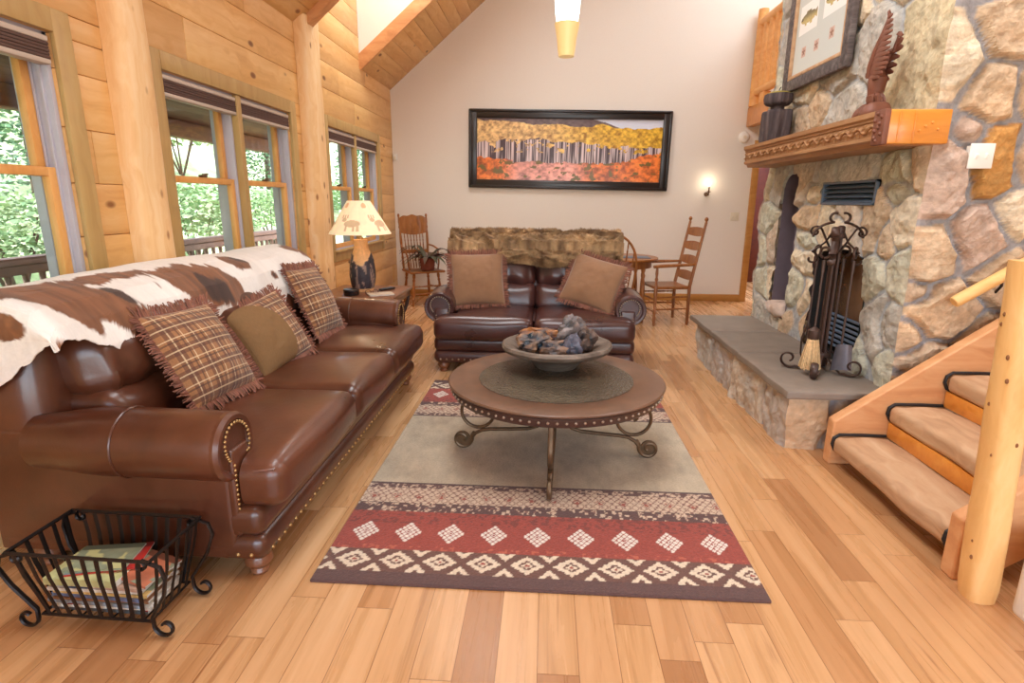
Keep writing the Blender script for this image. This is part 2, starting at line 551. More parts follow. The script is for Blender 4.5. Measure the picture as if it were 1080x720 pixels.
def floor_mat():
    m, nt, bs = newmat('hickory_planks')
    tc = nt.nodes.new('ShaderNodeTexCoord')
    sp = nt.nodes.new('ShaderNodeSeparateXYZ')
    nt.links.new(tc.outputs['Object'], sp.inputs[0])
    def math_(op, a, b=None, c=None):
        n = N(nt, 'ShaderNodeMath', operation=op)
        for i, x in enumerate((a, b, c)):
            if x is None:
                continue
            if isinstance(x, (int, float)):
                n.inputs[i].default_value = x
            else:
                nt.links.new(x, n.inputs[i])
        return n.outputs[0]
    W = 0.128
    u = math_('DIVIDE', sp.outputs[0], W)
    row = math_('FLOOR', u)
    wn = N(nt, 'ShaderNodeTexWhiteNoise', noise_dimensions='1D')
    nt.links.new(row, wn.inputs['W'])
    off = math_('MULTIPLY', wn.outputs[0], 9.0)
    v = math_('MULTIPLY_ADD', sp.outputs[1], 1 / 0.82, off)
    seg = math_('FLOOR', v)
    cmb = nt.nodes.new('ShaderNodeCombineXYZ')
    nt.links.new(row, cmb.inputs[0]); nt.links.new(seg, cmb.inputs[1])
    w2 = N(nt, 'ShaderNodeTexWhiteNoise', noise_dimensions='2D')
    nt.links.new(cmb.outputs[0], w2.inputs['Vector'])
    tone = w2.outputs[0]
    # grain, shifted per board
    sh = N(nt, 'ShaderNodeVectorMath', operation='MULTIPLY_ADD')
    nt.links.new(w2.outputs[1], sh.inputs[0]); sh.inputs[1].default_value = (40, 40, 40)
    nt.links.new(coords(nt, (15, 0.75, 1)), sh.inputs[2])
    g = noise(nt, sh.outputs[0], 1.0, 6, 0.62, 0.6)
    gr = ramp(nt, [(0.22, lin(158, 114, 76)), (0.42, lin(200, 157, 112)), (0.60, lin(214, 172, 128)), (0.85, lin(226, 192, 150))], g)
    tn = ramp(nt, [(0.0, lin(206, 184, 166)), (0.2, lin(232, 216, 202)), (0.6, lin(248, 240, 230)), (1.0, lin(255, 252, 248))], tone)
    c = mix(nt, gr.outputs[0], tn.outputs[0], 1.0, 'MULTIPLY')
    # dark mineral streaks
    sk = noise(nt, sh.outputs[0], 0.62, 5, 0.62, 1.6)
    c = mix(nt, c, lin(136, 84, 48), ramp(nt, [(0.60, 0.0), (0.68, 0.55), (0.76, 0.8)], sk).outputs[0])
    fu = math_('FRACT', u); fv = math_('FRACT', v)
    eu = math_('MINIMUM', fu, math_('SUBTRACT', 1.0, fu))
    ev = math_('MINIMUM', fv, math_('SUBTRACT', 1.0, fv))
    gap = math_('MAXIMUM', math_('LESS_THAN', eu, 0.010), math_('LESS_THAN', ev, 0.0018))
    c = mix(nt, c, lin(120, 72, 36), math_('MULTIPLY', gap, 0.75))
    nt.links.new(c, bs.inputs['Base Color'])
    rr = ramp(nt, [(0.3, 0.22), (0.7, 0.34)], g).outputs[0]
    nt.links.new(rr, bs.inputs['Roughness'])
    hh = math_('SUBTRACT', math_('MULTIPLY', g, 0.25), gap)
    bump(nt, bs, hh, 0.12, 0.004)
    return m
M['floor'] = floor_mat()
M['deck'] = plain('weathered_deck', lin(146, 116, 100), 0.8, nscale=6, namp=0.2)
M['porch'] = wood('porch_timber', [(0.2, lin(84, 50, 30)), (0.5, lin(118, 74, 46)), (0.8, lin(140, 94, 62))], axis=1, rough=0.7)
M['hill'] = None
def hill_mat():
    m, nt, bs = newmat('hillside_meadow')
    f = noise(nt, coords(nt), 0.9, 6, 0.7)
    c = ramp(nt, [(0.3, lin(120, 146, 96)), (0.45, lin(160, 180, 126)), (0.58, lin(200, 208, 170)), (0.72, lin(212, 198, 160))], f).outputs[0]
    nt.links.new(c, bs.inputs['Base Color'])
    bs.inputs['Roughness'].default_value = 0.95
    return m
M['hill'] = hill_mat()
M['needle'] = plain('tree_foliage', (1, 1, 1), 0.8, nscale=1.5, namp=0.25)
M['bark'] = plain('tree_bark', lin(92, 72, 56), 0.9, nscale=8, namp=0.25)
# ================================================================ ROOM SHELL
XL, YB = -2.2, 8.33          # left wall plane, back wall plane
ZE, SL = 2.86, 0.826         # eave height at the left wall, roof slope
XR, YR = 5.2, -2.6           # right wall, rear wall (behind the camera)
XRID = 1.6
DY0, DY1 = 5.42, 7.03        # dormer opening
def roofz(x):
    return ZE + SL * (x - XL) if x < XRID else ZE + SL * (XRID - XL) - SL * (x - XRID)
def subtract(a, b, cuts):
    out = [(a, b)]
    for (c, d) in cuts:
        nx = []
        for (p, q) in out:
            if d <= p or c >= q:
                nx.append((p, q))
            else:
                if c > p: nx.append((p, c))
                if d < q: nx.append((d, q))
        out = nx
    return out
def tone(lo=0.86, hi=1.06, r=rnd):
    t = r.uniform(lo, hi)
    return (t, t * r.uniform(0.97, 1.01), t * r.uniform(0.93, 1.02))

fb = MB()
fb.box((1.5, 4.2, -0.05), (7.8, 13.8, 0.1))
fl = fb.build('floor', M['floor'], kind='structure')

# window openings in the left wall: (y0, y1) openings, z 0.86..2.10
WZ0, WZ1 = 0.86, 2.10
WINS = [(0.95, 2.62), (3.34, 5.00), (5.84, 7.53)]
# ---- left wall: horizontal pine boards with v-grooves, cut round the windows
wb = MB()
BP = 0.247
k = 0
z = -0.02
while z < 5.0:
    z1 = z + BP
    # windows cut (board rows straddling an opening edge are split into two strips)
    zc = sorted({z, z1, *[q for q in (WZ0, WZ1) if z < q < z1]})
    joints = []
    y = YR + rnd.uniform(0.3, 2.0)
    while y < YB:
        joints.append(y); y += rnd.uniform(1.6, 3.6)
    for a, b in zip(zc[:-1], zc[1:]):
        rngs = [(YR, YB)] if z < ZE + 0.1 else [(DY0 - 0.05, DY1)]
        cuts = [(w0, w1) for (w0, w1) in WINS] if (a >= WZ0 - 1e-6 and b <= WZ1 + 1e-6) else []
        for (r0, r1) in rngs:
            for (p, q) in subtract(r0, r1, cuts):
                js = [p] + [j for j in joints if p + 0.1 < j < q - 0.1] + [q]
                for s0, s1 in zip(js[:-1], js[1:]):
                    rs = random.Random(int(z * 1000) * 31 + int(sum(1 for j in joints if j < (s0 + s1) / 2)))
                    wb.col = tone(0.9, 1.05, rs)
                    wb.box((XL - 0.06, (s0 + s1) / 2, (a + b) / 2), (0.12, s1 - s0 - 0.002, b - a - 0.001), r=0.007 if b - a > 0.05 else 0.0)
    z = z1
wb.col = (0.55, 0.5, 0.45)
wb.build('wall_left', M['pine'], kind='structure')
# outer skin of the left wall (round the same openings)
ws = MB()
for (a, b, cuts) in ((-0.2, WZ0, []), (WZ0, WZ1, WINS), (WZ1, 5.0, [])):
    for (p, q) in subtract(YR, YB + 0.2, cuts):
        ws.box((XL - 0.155, (p + q) / 2, (a + b) / 2), (0.06, q - p, b - a))
ws.build('wall_outside', M['porch'], kind='structure')

# ---- windows: casing, jamb liner, double-hung sashes with panes, mullion, latches
for wi, (y0, y1) in enumerate(WINS):
    wr = struct('window_%d' % (wi + 1), (XL, (y0 + y1) / 2, 0))
    h = (y1 - y0) / 2
    cs = MB()
    CW = 0.10
    for (yy, zz, dy, dz) in ((-h - CW / 2, (WZ0 + WZ1) / 2, CW, WZ1 - WZ0 + 2 * CW), (h + CW / 2, (WZ0 + WZ1) / 2, CW, WZ1 - WZ0 + 2 * CW)):
        cs.box((0.012, yy, zz), (0.024, dy, dz), 0.004)
    cs.box((0.013, 0, WZ1 + CW / 2), (0.026, 2 * h, CW), 0.004)
    cs.box((0.013, 0, WZ0 - CW / 2), (0.026, 2 * h, CW), 0.004)
    cs.box((0.03, 0, WZ0 + 0.008), (0.06, 2 * h + 0.06, 0.022), 0.006)
    cs.build('window_casing', M['casing'], wr)
    jb = MB()
    for yy in (-h + 0.012, h - 0.012):
        jb.box((-0.10, yy, (WZ0 + WZ1) / 2), (0.17, 0.024, WZ1 - WZ0), 0.002)
        for xx in (-0.05, -0.09, -0.135):
            jb.box((xx, yy - math.copysign(0.016, yy), (WZ0 + WZ1) / 2), (0.012, 0.012, WZ1 - WZ0), 0.002)
    jb.box((-0.10, 0, WZ1 - 0.01), (0.17, 2 * h, 0.02))
    jb.box((-0.10, 0, WZ0 + 0.01), (0.17, 2 * h, 0.02))
    jb.build('jamb_liner', M['track'], wr)
    mu = MB()
    mu.box((-0.01, 0, (WZ0 + WZ1) / 2), (0.05, 0.06, WZ1 - WZ0), 0.005)
    mu.build('mullion', M['casing'], wr)
    mt = MB()
    mt.box((-0.11, 0, (WZ0 + WZ1) / 2), (0.15, 0.085, WZ1 - WZ0 - 0.04), 0.003)
    mt.build('mullion_track', M['track'], wr)
    zm = 1.51
    for side in (-1, 1):
        ya, yb_ = (0.045 * side, (h - 0.03) * side)
        a, b = min(ya, yb_), max(ya, yb_)
        for (za, zb, xx, nm) in ((WZ0 + 0.02, zm + 0.02, -0.07, 'lower'), (zm - 0.02, WZ1 - 0.02, -0.115, 'upper')):
            sb = MB()
            w = 0.045
            sb.box((xx, a + w / 2, (za + zb) / 2), (0.038, w, zb - za), 0.004)
            sb.box((xx, b - w / 2, (za + zb) / 2), (0.038, w, zb - za), 0.004)
            sb.box((xx, (a + b) / 2, za + 0.024), (0.038, b - a - 2 * w + 0.004, 0.048 if nm == 'lower' else 0.04), 0.004)
            sb.box((xx, (a + b) / 2, zb - 0.02), (0.038, b - a - 2 * w + 0.004, 0.04), 0.004)
            so = sb.build('sash', M['sash'], wr)
            pb = MB()
            pb.box((xx, (a + b) / 2, (za + zb) / 2), (0.006, b - a - 2 * w + 0.01, zb - za - 0.08))
            pb.build('pane', M['glass'], so)
        lk = MB()
        lk.box((-0.055, (a + b) / 2, zm + 0.028), (0.03, 0.06, 0.014), 0.004)
        lk.cyl((-0.05, (a + b) / 2 - 0.012, zm + 0.036), (-0.04, (a + b) / 2 + 0.03, zm + 0.042), 0.006, seg=8)
        lk.build('sash_latch', M['bronze'], wr)
    # raised cellular shades: one per sash pair
    for side in (-1, 1):
        yc = side * (h / 2 + 0.005)
        wl = h - 0.05
        nm = ['near', 'middle', 'far'][wi]
        t = thing('window_blind', 'raised brown cellular shade at the top of the %s pine wall window, %s half' % (nm, 'nearer' if side < 0 else 'farther'), 'window blind', (XL - 0.02, (y0 + y1) / 2 + yc, WZ1 - 0.02), group='raised window blinds')
        q = MB(); q.box((0, 0, -0.012), (0.06, wl, 0.025), 0.006); q.build('head_rail', M['blindrail'], t)
        q = MB()
        for j in range(5):
            q.box((0, 0, -0.032 - j * 0.014), (0.058 - 0.004 * (j % 2), wl, 0.0135), 0.004)
        q.build('cell_stack', M['blind'], t)
        q = MB(); q.box((0, 0, -0.106), (0.056, wl, 0.022), 0.005); q.build('bottom_rail', M['blindrail'], t)

# ---- log posts against the left wall
def log_post(name, label, y0, y1, dep, z1, seed):
    t = thing(name, label, 'log post', (XL, (y0 + y1) / 2, 0))
    q = MB()
    w = (y1 - y0) / 2
    n = 26
    def f(u, v):
        # half-round hewn face
        th = -PI / 2 * 1.0 + u * PI
        wob = 1 + 0.14 * (fbm(v * 5 + 0.3, u * 2, seed, 3) - 0.5) * 2
        sx = np.sign(np.sin(th)) * np.abs(np.sin(th)) ** 0.75
        return (0.001 + dep * np.abs(np.cos(th)) ** 0.5 * wob, w * sx * (1 + 0.05 * (fbm(v * 6, u * 0 + 3, seed + 5, 3) - 0.5) * 2), v * z1)
    q.grid(15, 60, f)
    q.build('log', M['log'], t)
    return t
log_post('log_post', 'pale peeled log post between the near and middle windows', 2.93, 3.19, 0.10, 2.87, 3)
log_post('log_post', 'pale peeled log post between the middle and far windows', 5.235, 5.60, 0.11, 2.93, 11)

# ---- back wall: one white plaster gable with a doorway at its right end
bw = MB()
T = 0.14
def gp(pts):
    bw.prism(pts, (0, YB, 0), (1, 0, 0), (0, 0, 1), (0, T, 0))
gp([(XL - 0.19, 0), (2.84, 0), (2.84, 5.05), (XRID, roofz(XRID)), (XL, ZE), (XL - 0.19, ZE)])
gp([(2.84, 2.1), (3.75, 2.1), (3.75, roofz(3.75)), (2.84, roofz(2.84))])
gp([(3.75, 0), (XR, 0), (XR, roofz(XR)), (3.75, roofz(3.75))])
bw.build('wall_back', M['white'], kind='structure', sharp=None)
db = MB()
db.box((2.835, YB - 0.012, 1.06), (0.09, 0.024, 2.12), 0.004)
db.box((3.79, YB - 0.012, 1.06), (0.09, 0.024, 2.12), 0.004)
db.box((3.3125, YB - 0.012, 2.165), (1.045, 0.024, 0.09), 0.004)
db.build('trim_1', M['trimwood'], kind='structure')
hb = MB()
hb.box((3.4, 10.55, 1.6), (4.4, 0.1, 3.2))
hb.build('wall_hall', M['white'], kind='structure')
hd = struct('door_1', (3.35, 10.46, 0))
q = MB(); q.col = lin(190, 110, 90)
q.box((0, 0, 1.0), (0.9, 0.06, 2.0), 0.01); q.build('door_panel', M['darkoak'], hd)
q = MB()
for xx in (-0.5, 0.5): q.box((xx, -0.01, 1.03), (0.1, 0.06, 2.06), 0.004)
q.box((0, -0.01, 2.08), (1.1, 0.06, 0.1), 0.004); q.build('door_frame', M['trimwood'], hd)

# ---- baseboards
q = MB()
q.box(((XL + 2.79) / 2, YB - 0.009, 0.05), (2.79 - XL, 0.018, 0.1), 0.004); q.build('baseboard_back', M['trimwood'], kind='structure')
q = MB()
q.box((XL + 0.011, (YR + YB) / 2, 0.065), (0.022, YB - YR, 0.13), 0.005)
q.box((XL + 0.017, (YR + YB) / 2, 0.008), (0.034, YB - YR, 0.018), 0.004)
q.build('baseboard_left', M['basepine'], kind='structure')

# ---- pine ceiling: boards along the room's length on both slopes, a dormer cut out of the left one
cb = MB()
n_ = 0
cs_, sn = 1 / math.hypot(1, SL), SL / math.hypot(1, SL)
def slope_boards(x0, x1, sgn, ys):
    L = abs(x1 - x0) / cs_
    p = 0.165
    k = int(math.ceil(L / p))
    for i in range(k):
        a, b = i * p, min((i + 1) * p, L)
        if b - a < 0.01: continue
        mid = (a + b) / 2
        xc = x0 + sgn * mid * cs_
        zc = roofz(xc)
        for (y0, y1) in ys(min(x0 + sgn * a * cs_, x0 + sgn * b * cs_)):
            y = y0
            while y < y1 - 1e-6:
                e = min(y1, y + rnd.uniform(0.9, 2.8))
                if y1 - e < 0.4: e = y1
                cb.col = tone(0.86, 1.05)
                old = cb.M
                cb.M = Matrix.Translation((xc, (y + e) / 2, zc)) @ Matrix.Rotation(-math.atan(SL) * sgn, 4, 'Y')
                cb.box((0, 0, 0.02), (b - a - 0.001, e - y - 0.002, 0.04), r=0.006)
                cb.M = old
                y = e
XD = 0.27
slope_boards(XL, XRID, 1, lambda x: [(YR, DY0), (DY1, YB)] if x < XD else [(YR, YB)])
slope_boards(XR, XRID, -1, lambda x: [(YR, YB)])
cb.build('ceiling', M['pine'], kind='structure')
q = MB()   # roof deck over the boards
for (xa, xb, y0, y1) in ((XL - 0.2, XRID, YR, DY0), (XL - 0.2, XRID, DY1, YB + 0.2), (XD, XRID, DY0, DY1), (XRID, XR + 0.2, YR, YB + 0.2)):
    q.prism([(xa, roofz(xa) + 0.06), (xb, roofz(xb) + 0.06), (xb, roofz(xb) + 0.12), (xa, roofz(xa) + 0.12)], (0, y0, 0), (1, 0, 0), (0, 0, 1), (0, y1 - y0, 0))
q.build('roof', M['porch'], kind='structure', sharp=None)
# dormer cheeks (white), its flat top, fascia board and rafter
ZD = 4.9
for nm, y, dy in (('wall_dormer_far', DY1, 0.06), ('wall_dormer_near', DY0, -0.06)):
    q = MB()
    q.prism([(XL, ZE + 0.05), (XD, roofz(XD) + 0.05), (XD, ZD), (XL, ZD)], (0, y + (0.0 if dy > 0 else 0), 0), (1, 0, 0), (0, 0, 1), (0, dy, 0))
    q.build(nm, M['white'], kind='structure', sharp=None)
q = MB()
q.box(((XL + XD) / 2 - 0.1, (DY0 + DY1) / 2, ZD + 0.04), (XD - XL + 0.4, DY1 - DY0 + 0.2, 0.08))
q.box((XD + 0.03, (DY0 + DY1) / 2, (ZD + roofz(XD)) / 2), (0.06, DY1 - DY0, ZD - roofz(XD)))
q.build('ceiling_dormer', M['white'], kind='structure')
q = MB(); L = 3.3
q.M = Matrix.Translation((XL, DY1 - 0.012, ZE)) @ Matrix.Rotation(-math.atan(SL), 4, 'Y')
q.box((L / 2, 0, 0.05), (L, 0.024, 0.14), 0.004)
q.build('trim_2', M['stair'], kind='structure')
q = MB(); L = 4.7
q.M = Matrix.Translation((XL, DY0 - 0.06, ZE)) @ Matrix.Rotation(-math.atan(SL), 4, 'Y')
q.box((L / 2, 0, 0.0), (L, 0.12, 0.13), 0.008)
q.build('beam_rafter', M['stair'], kind='structure')

# ---- right and rear walls (behind / beside the camera); the rear windows are added for the fill lamp
q = MB()
q.box((XR + 0.06, (YR + YB) / 2, 1.6), (0.12, YB - YR, 3.2)); q.box((XR + 0.06, 9.6, 1.6), (0.12, 2.2, 3.2))
q.build('wall_right', M['white'], kind='structure')
q = MB()
RW = [(-1.6, 0.9), (1.3, 3.8)]
for (a, b) in subtract(XL - 0.2, XR + 0.1, RW):
    q.box(((a + b) / 2, YR - 0.06, 1.3), (b - a, 0.12, 2.6))
for (a, b) in RW:
    q.box(((a + b) / 2, YR - 0.06, 0.15), (b - a, 0.12, 0.3))
q.prism([(XL - 0.2, 2.6), (XR + 0.1, 2.6), (XR + 0.1, roofz(XR)), (XRID, roofz(XRID) + 0.05), (XL - 0.2, ZE)], (0, YR, 0), (1, 0, 0), (0, 0, 1), (0, -0.12, 0))
q.build('wall_rear', M['white'], kind='structure', sharp=None)
for i, (a, b) in enumerate(RW):
    wr = struct('window_%d' % (4 + i), ((a + b) / 2, YR - 0.05, 0))
    q = MB()
    w = b - a
    for xx in (-w / 2 + 0.04, 0, w / 2 - 0.04): q.box((xx, 0, 1.45), (0.08, 0.1, 2.3))
    for zz in (0.34, 2.56): q.box((0, 0, zz), (w, 0.1, 0.08))
    q.build('window_frame', M['sash'], wr)

# ---- small fittings on the back wall
t = thing('smoke_detector', 'round white smoke detector on the wall below the loft corner', 'smoke detector', (2.64, YB, 2.25))
q = MB(); q.M = Matrix.Rotation(PI / 2, 4, 'X')
q.lathe([(0.072, 0), (0.072, 0.018), (0.066, 0.032), (0.05, 0.042), (0.0, 0.044)], 28); q.build('housing', M['purewhite'], t)
q = MB(); q.M = Matrix.Rotation(PI / 2, 4, 'X'); q.lathe([(0.022, 0.043), (0.022, 0.05), (0.0, 0.051)], 16); q.build('sensor_cap', M['ivory'], t)
t = thing('motion_detector', 'tiny white motion detector box high in the left back corner', 'detector', (-2.165, YB, 1.98))
q = MB(); q.box((0, -0.02, 0), (0.055, 0.04, 0.085), 0.01); q.build('housing', M['purewhite'], t)
q = MB(); q.box((0, -0.041, -0.012), (0.036, 0.006, 0.036), 0.002); q.build('lens', M['ivory'], t)
def switch_plate(t, n, w, h, mat):
    q = MB(); q.box((0, -0.004, 0), (w, 0.008, h), 0.003); q.build('plate', mat, t)
    for i in range(n):
        q = MB(); x = (i - (n - 1) / 2) * 0.046
        q.box((x, -0.0095, 0), (0.012, 0.006, 0.026), 0.002); q.box((x, -0.014, 0.004), (0.008, 0.012, 0.009), 0.002)
        q.build('toggle', mat, t)
t = thing('light_switch', 'small ivory switch plate on the white back wall near the doorway', 'light switch', (2.62, YB, 1.2))
switch_plate(t, 2, 0.115, 0.115, M['ivory'])

# ---- wall sconce
t = thing('wall_sconce', 'small lit brass candle sconce on the white back wall', 'wall lamp', (2.2, YB, 1.5))
q = MB(); q.M = Matrix.Rotation(PI / 2, 4, 'X'); q.lathe([(0.03, 0), (0.028, 0.012), (0.012, 0.02), (0.0, 0.022)], 20); q.build('backplate', M['bronze'], t)
q = MB(); q.tube([(0, -0.015, 0), (0, -0.05, -0.02), (0.012, -0.085, -0.015), (0.012, -0.09, 0.02)], 0.008, 8); q.lathe([(0.008, 0.02), (0.026, 0.03), (0.028, 0.036), (0.0, 0.036)], 16, (0.012, -0.09, 0)); q.build('arm', M['bronze'], t)
q = MB(); q.cyl((0.012, -0.09, 0.036), (0.012, -0.09, 0.1), 0.010, seg=12); q.build('candle_sleeve', M['bronze'], t)
q = MB(); q.lathe([(0.0, 0.1), (0.010, 0.108), (0.013, 0.122), (0.007, 0.142), (0.0, 0.155)], 12, (0.012, -0.09, 0)); q.build('bulb', M['flame'], t)

# ---- pendant lamp
t = thing('pendant_lamp', 'glowing tapered glass pendant lamp hanging high before the white wall', 'pendant lamp', (0.125, 5.0, 2.52))
q = MB(); q.lathe([(0.0, 0.13), (0.05, 0.145), (0.075, 0.2), (0.095, 0.32), (0.105, 0.48), (0.1, 0.6), (0.07, 0.66), (0.0, 0.66)], 28); q.build('glass_shade', M['glow'], t)
q = MB(); q.lathe([(0.0, 0.0), (0.062, 0.0), (0.07, 0.05), (0.078, 0.13), (0.092, 0.2), (0.1, 0.24), (0.085, 0.2), (0.06, 0.135), (0.0, 0.125)], 28); q.build('amber_cup', M['amber'], t)
q = MB(); q.cyl((0, 0, 0.66), (0, 0, 2.25), 0.008, seg=8); q.lathe([(0.03, 0.66), (0.03, 0.72), (0.0, 0.74)], 14); q.build('stem', M['bronze'], t)

# ---- framed aspen landscape
t = thing('framed_landscape', 'long black framed photo of autumn aspens on the white back wall', 'picture', (0.273, YB - 0.002, 2.075), rot=(0, R(0.75), 0))
W, H = 2.77, 1.045
q = MB(); fw = 0.115
for s in (-1, 1):
    for (a, b, c, d) in (((s * (W / 2 - fw / 2)), 0, fw, H), (0, s * (H / 2 - fw / 2), W - 2 * fw + 0.02, fw)):
        q.box((a, -0.02, b), (c, 0.04, d), 0.012)
    q.box((s * (W / 2 - 0.02), -0.03, 0), (0.04, 0.05, H), 0.014); q.box((0, -0.03, s * (H / 2 - 0.02)), (W, 0.05, 0.04), 0.014)
q.build('frame', M['black'], t)
def aspen(u, v):
    """u right, v up, 0..1 -> colours of a printed photograph"""
    c = np.zeros(u.shape + (3,))
    def put(mask, col):
        m = mask[..., None]
        c[:] = c * (1 - m) + np.array(col) * m
    def pick(n, a, b):
        n = n[..., None]
        return np.array(a) * (1 - n) + np.array(b) * n
    hillv = 1.02 - 0.34 * sstep(0.55, 1.02, u) + 0.04 * (fbm(u * 20, v * 0, 3) - 0.5)
    c[:] = np.array(lin(206, 214, 232))
    nz = fbm(u * 60, v * 30, 5)
    put(sstep(0.0, 0.02, hillv - v), (0, 0, 0)); m = (v < hillv)
    c[m] = pick(nz, lin(70, 58, 66), lin(128, 108, 108))[m]
    # yellow canopy
    ctop = 0.96 - 0.10 * u + 0.10 * (fbm(u * 13, v * 0 + 1, 8) - 0.5)
    can = (v < ctop) & (v > 0.60 + 0.10 * (fbm(u * 24, v * 0 + 2, 9) - 0.5) + 0.06 * np.sin(u * 5))
    nc = np.clip(fbm(u * 70, v * 26, 12, 4) * 1.7 - 0.35, 0, 1)
    right = sstep(0.2, 0.75, u)[..., None]
    cy = pick(nc, lin(150, 112, 78), lin(250, 214, 150)) * (1 - right) + pick(nc, lin(150, 104, 30), lin(250, 206, 74)) * right
    c[can] = cy[can]
    # trunks
    tr = (v <= 0.66) & (v > 0.2)
    colm = vnoise(u * 230, v * 1.6, 21)
    ct = pick(np.clip((colm - 0.45) * 4, 0, 1), lin(74, 56, 62), lin(214, 196, 198))
    und = (v < 0.66) & ~can
    c[und] = ct[und]
    gold = (v < 0.72) & (fbm(u * 36, v * 14, 33) > 0.62) & (v > 0.45)
    c[gold] = (cy * 0.95)[gold]
    # orange undergrowth
    bt = 0.30 + 0.10 * (fbm(u * 9, v * 0 + 5, 41, 3) - 0.3) + 0.12 * sstep(0.78, 0.95, u) + 0.05 * (u < 0.2) + 0.05 * (fbm(u * 50, v * 0 + 5, 43, 3) - 0.5)
    ub = v < bt
    no = np.clip(fbm(u * 46, v * 20, 51, 5) * 1.8 - 0.4, 0, 1)
    pink = (sstep(0.12, 0.25, u) * (1 - sstep(0.5, 0.66, u)))[..., None]
    co = pick(no, lin(136, 64, 30), lin(255, 140, 62)) * (1 - pink) + pick(no, lin(150, 92, 84), lin(250, 176, 160)) * pink
    hue = fbm(u * 11, v * 6, 61)[..., None]
    co = co * (0.8 + 0.4 * hue)
    grn = ub & (fbm(u * 30, v * 14, 71) > 0.64)
    c[ub] = co[ub]
    c[grn] = np.array(lin(112, 92, 40))
    return c
q = MB()
nu, nv = 420, 150
uu, vv = np.meshgrid(np.linspace(0, 1, nu), np.linspace(0, 1, nv), indexing='ij')
pw, ph = W - 2 * fw + 0.01, H - 2 * fw + 0.01
q.grid(nu, nv, lambda u, v: ((u - 0.5) * pw, u * 0 - 0.012, (v - 0.5) * ph), cols=np.clip(aspen(uu, vv) * 1.18, 0, 1))
q.build('photo_print', M['paint'], t)
# ================================================================ FIREPLACE
XC, YC = 1.95, 3.17          # chimney corner (fire side faces -X, front faces -Y)
CHY1 = 5.36
def stoneface(mb, O, U, V, Nn, u0, u1, v0, v1, seeds, res, mask=None, hmax=0.05, edges=(), mortar=lin(150, 148, 150), aniso=1.0, seed=1, mw=1.0):
    """heightfield of field stones in mortar; seeds = [(u, v, (r,g,b), size)]"""
    nu, nv = int((u1 - u0) / res) + 1, int((v1 - v0) / res) + 1
    u, v = np.meshgrid(np.linspace(u0, u1, nu), np.linspace(v0, v1, nv), indexing='ij')
    wu = u + 0.05 * (fbm(u * 4, v * 4, seed + 1, 3) - 0.5) + 0.014 * (fbm(u * 22, v * 22, seed + 3, 2) - 0.5)
    wv = v + 0.05 * (fbm(u * 4 + 9, v * 4, seed + 2, 3) - 0.5) + 0.014 * (fbm(u * 22, v * 22 + 7, seed + 4, 2) - 0.5)
    S = np.array([(s[0], s[1]) for s in seeds])
    sz = np.array([s[3] for s in seeds])
    an = np.array([(s[4] if len(s) > 4 else aniso) for s in seeds])
    F1 = np.full(u.shape, 1e9); F2 = np.full(u.shape, 1e9); I1 = np.zeros(u.shape, int)
    for i in range(len(S)):
        d = (np.hypot(wu - S[i, 0], (wv - S[i, 1]) / an[i] * 1.0) ) / sz[i]
        lt = d < F1
        F2 = np.where(lt, F1, np.minimum(F2, d))
        I1 = np.where(lt, i, I1)
        F1 = np.where(lt, d, F1)
    gap = (F2 - F1) * 0.5 * np.minimum(sz[I1], 1.2)
    body = sstep(0.008 * mw, 0.008 * mw + 0.03, gap)
    face = sstep(0.009 * mw, 0.009 * mw + 0.007, gap)
    rr = random.Random(seed)
    tx = np.array([rr.uniform(-0.05, 0.05) for _ in seeds]); ty = np.array([rr.uniform(-0.05, 0.05) for _ in seeds]); hh = np.array([rr.uniform(0.75, 1.1) for _ in seeds])
    rough = fbm(u * 13, v * 13, seed + 7, 5) - 0.5
    chunk = fbm(u * 5, v * 5, seed + 8, 2) - 0.5
    hgt = body * (hmax * hh[I1] + tx[I1] * (u - S[I1, 0]) + ty[I1] * (v - S[I1, 1]) + 0.038 * rough + 0.020 * chunk) + 0.006 * (fbm(u * 30, v * 30, seed + 11, 3) - 0.5)
    hgt = np.maximum(hgt, -0.004)
    shift = np.zeros(u.shape)
    for (kind, val) in edges:
        d = np.abs(u - val)
        w = 1 - sstep(0.0, 0.07, d)
        hc = 0.002 + hmax * 1.5 * (fbm(v * 4.2, v * 0 + 2.0, 400, 3) - 0.22) + 0.012 * (fbm(v * 30, v * 0 + 2.0, 410, 2) - 0.5)
        hgt = hgt * (1 - w) + hc * w
        shift += hc * w * (1 if val > (u0 + u1) / 2 else -1) * (1 - sstep(0.0, 0.07, d))
    C = np.array([s[2] for s in seeds])[I1]
    var = (0.78 + 0.5 * fbm(u * 9, v * 9, seed + 21, 4))[..., None]
    tint = (fbm(u * 5, v * 5, seed + 23, 3) - 0.5)[..., None] * np.array([0.16, 0.04, -0.12])
    C = C * var * (1 + tint)
    mo = np.array(mortar) * (0.85 + 0.3 * fbm(u * 20, v * 20, seed + 31, 3))[..., None]
    C = mo * (1 - face[..., None]) + C * face[..., None]
    O, U, V, Nn = [np.array(x, dtype=float) for x in (O, U, V, Nn)]
    P = O + (u + shift)[..., None] * U + v[..., None] * V + hgt[..., None] * Nn
    i, j = np.meshgrid(np.arange(nu - 1), np.arange(nv - 1), indexing='ij')
    a = i * nv + j
    Q = np.stack([a, a + nv, a + nv + 1, a + 1], -1)
    if mask is not None:
        uc, vc = (u[:-1, :-1] + u[1:, 1:]) / 2, (v[:-1, :-1] + v[1:, 1:]) / 2
        Q = Q[mask(uc, vc)]
    Q = Q.reshape(-1, 4)
    if np.dot(np.cross(U, V), Nn) < 0:
        Q = Q[:, ::-1]
    mb.add(P.reshape(-1, 3), [tuple(t) for t in Q.tolist()], C.reshape(-1, 3))
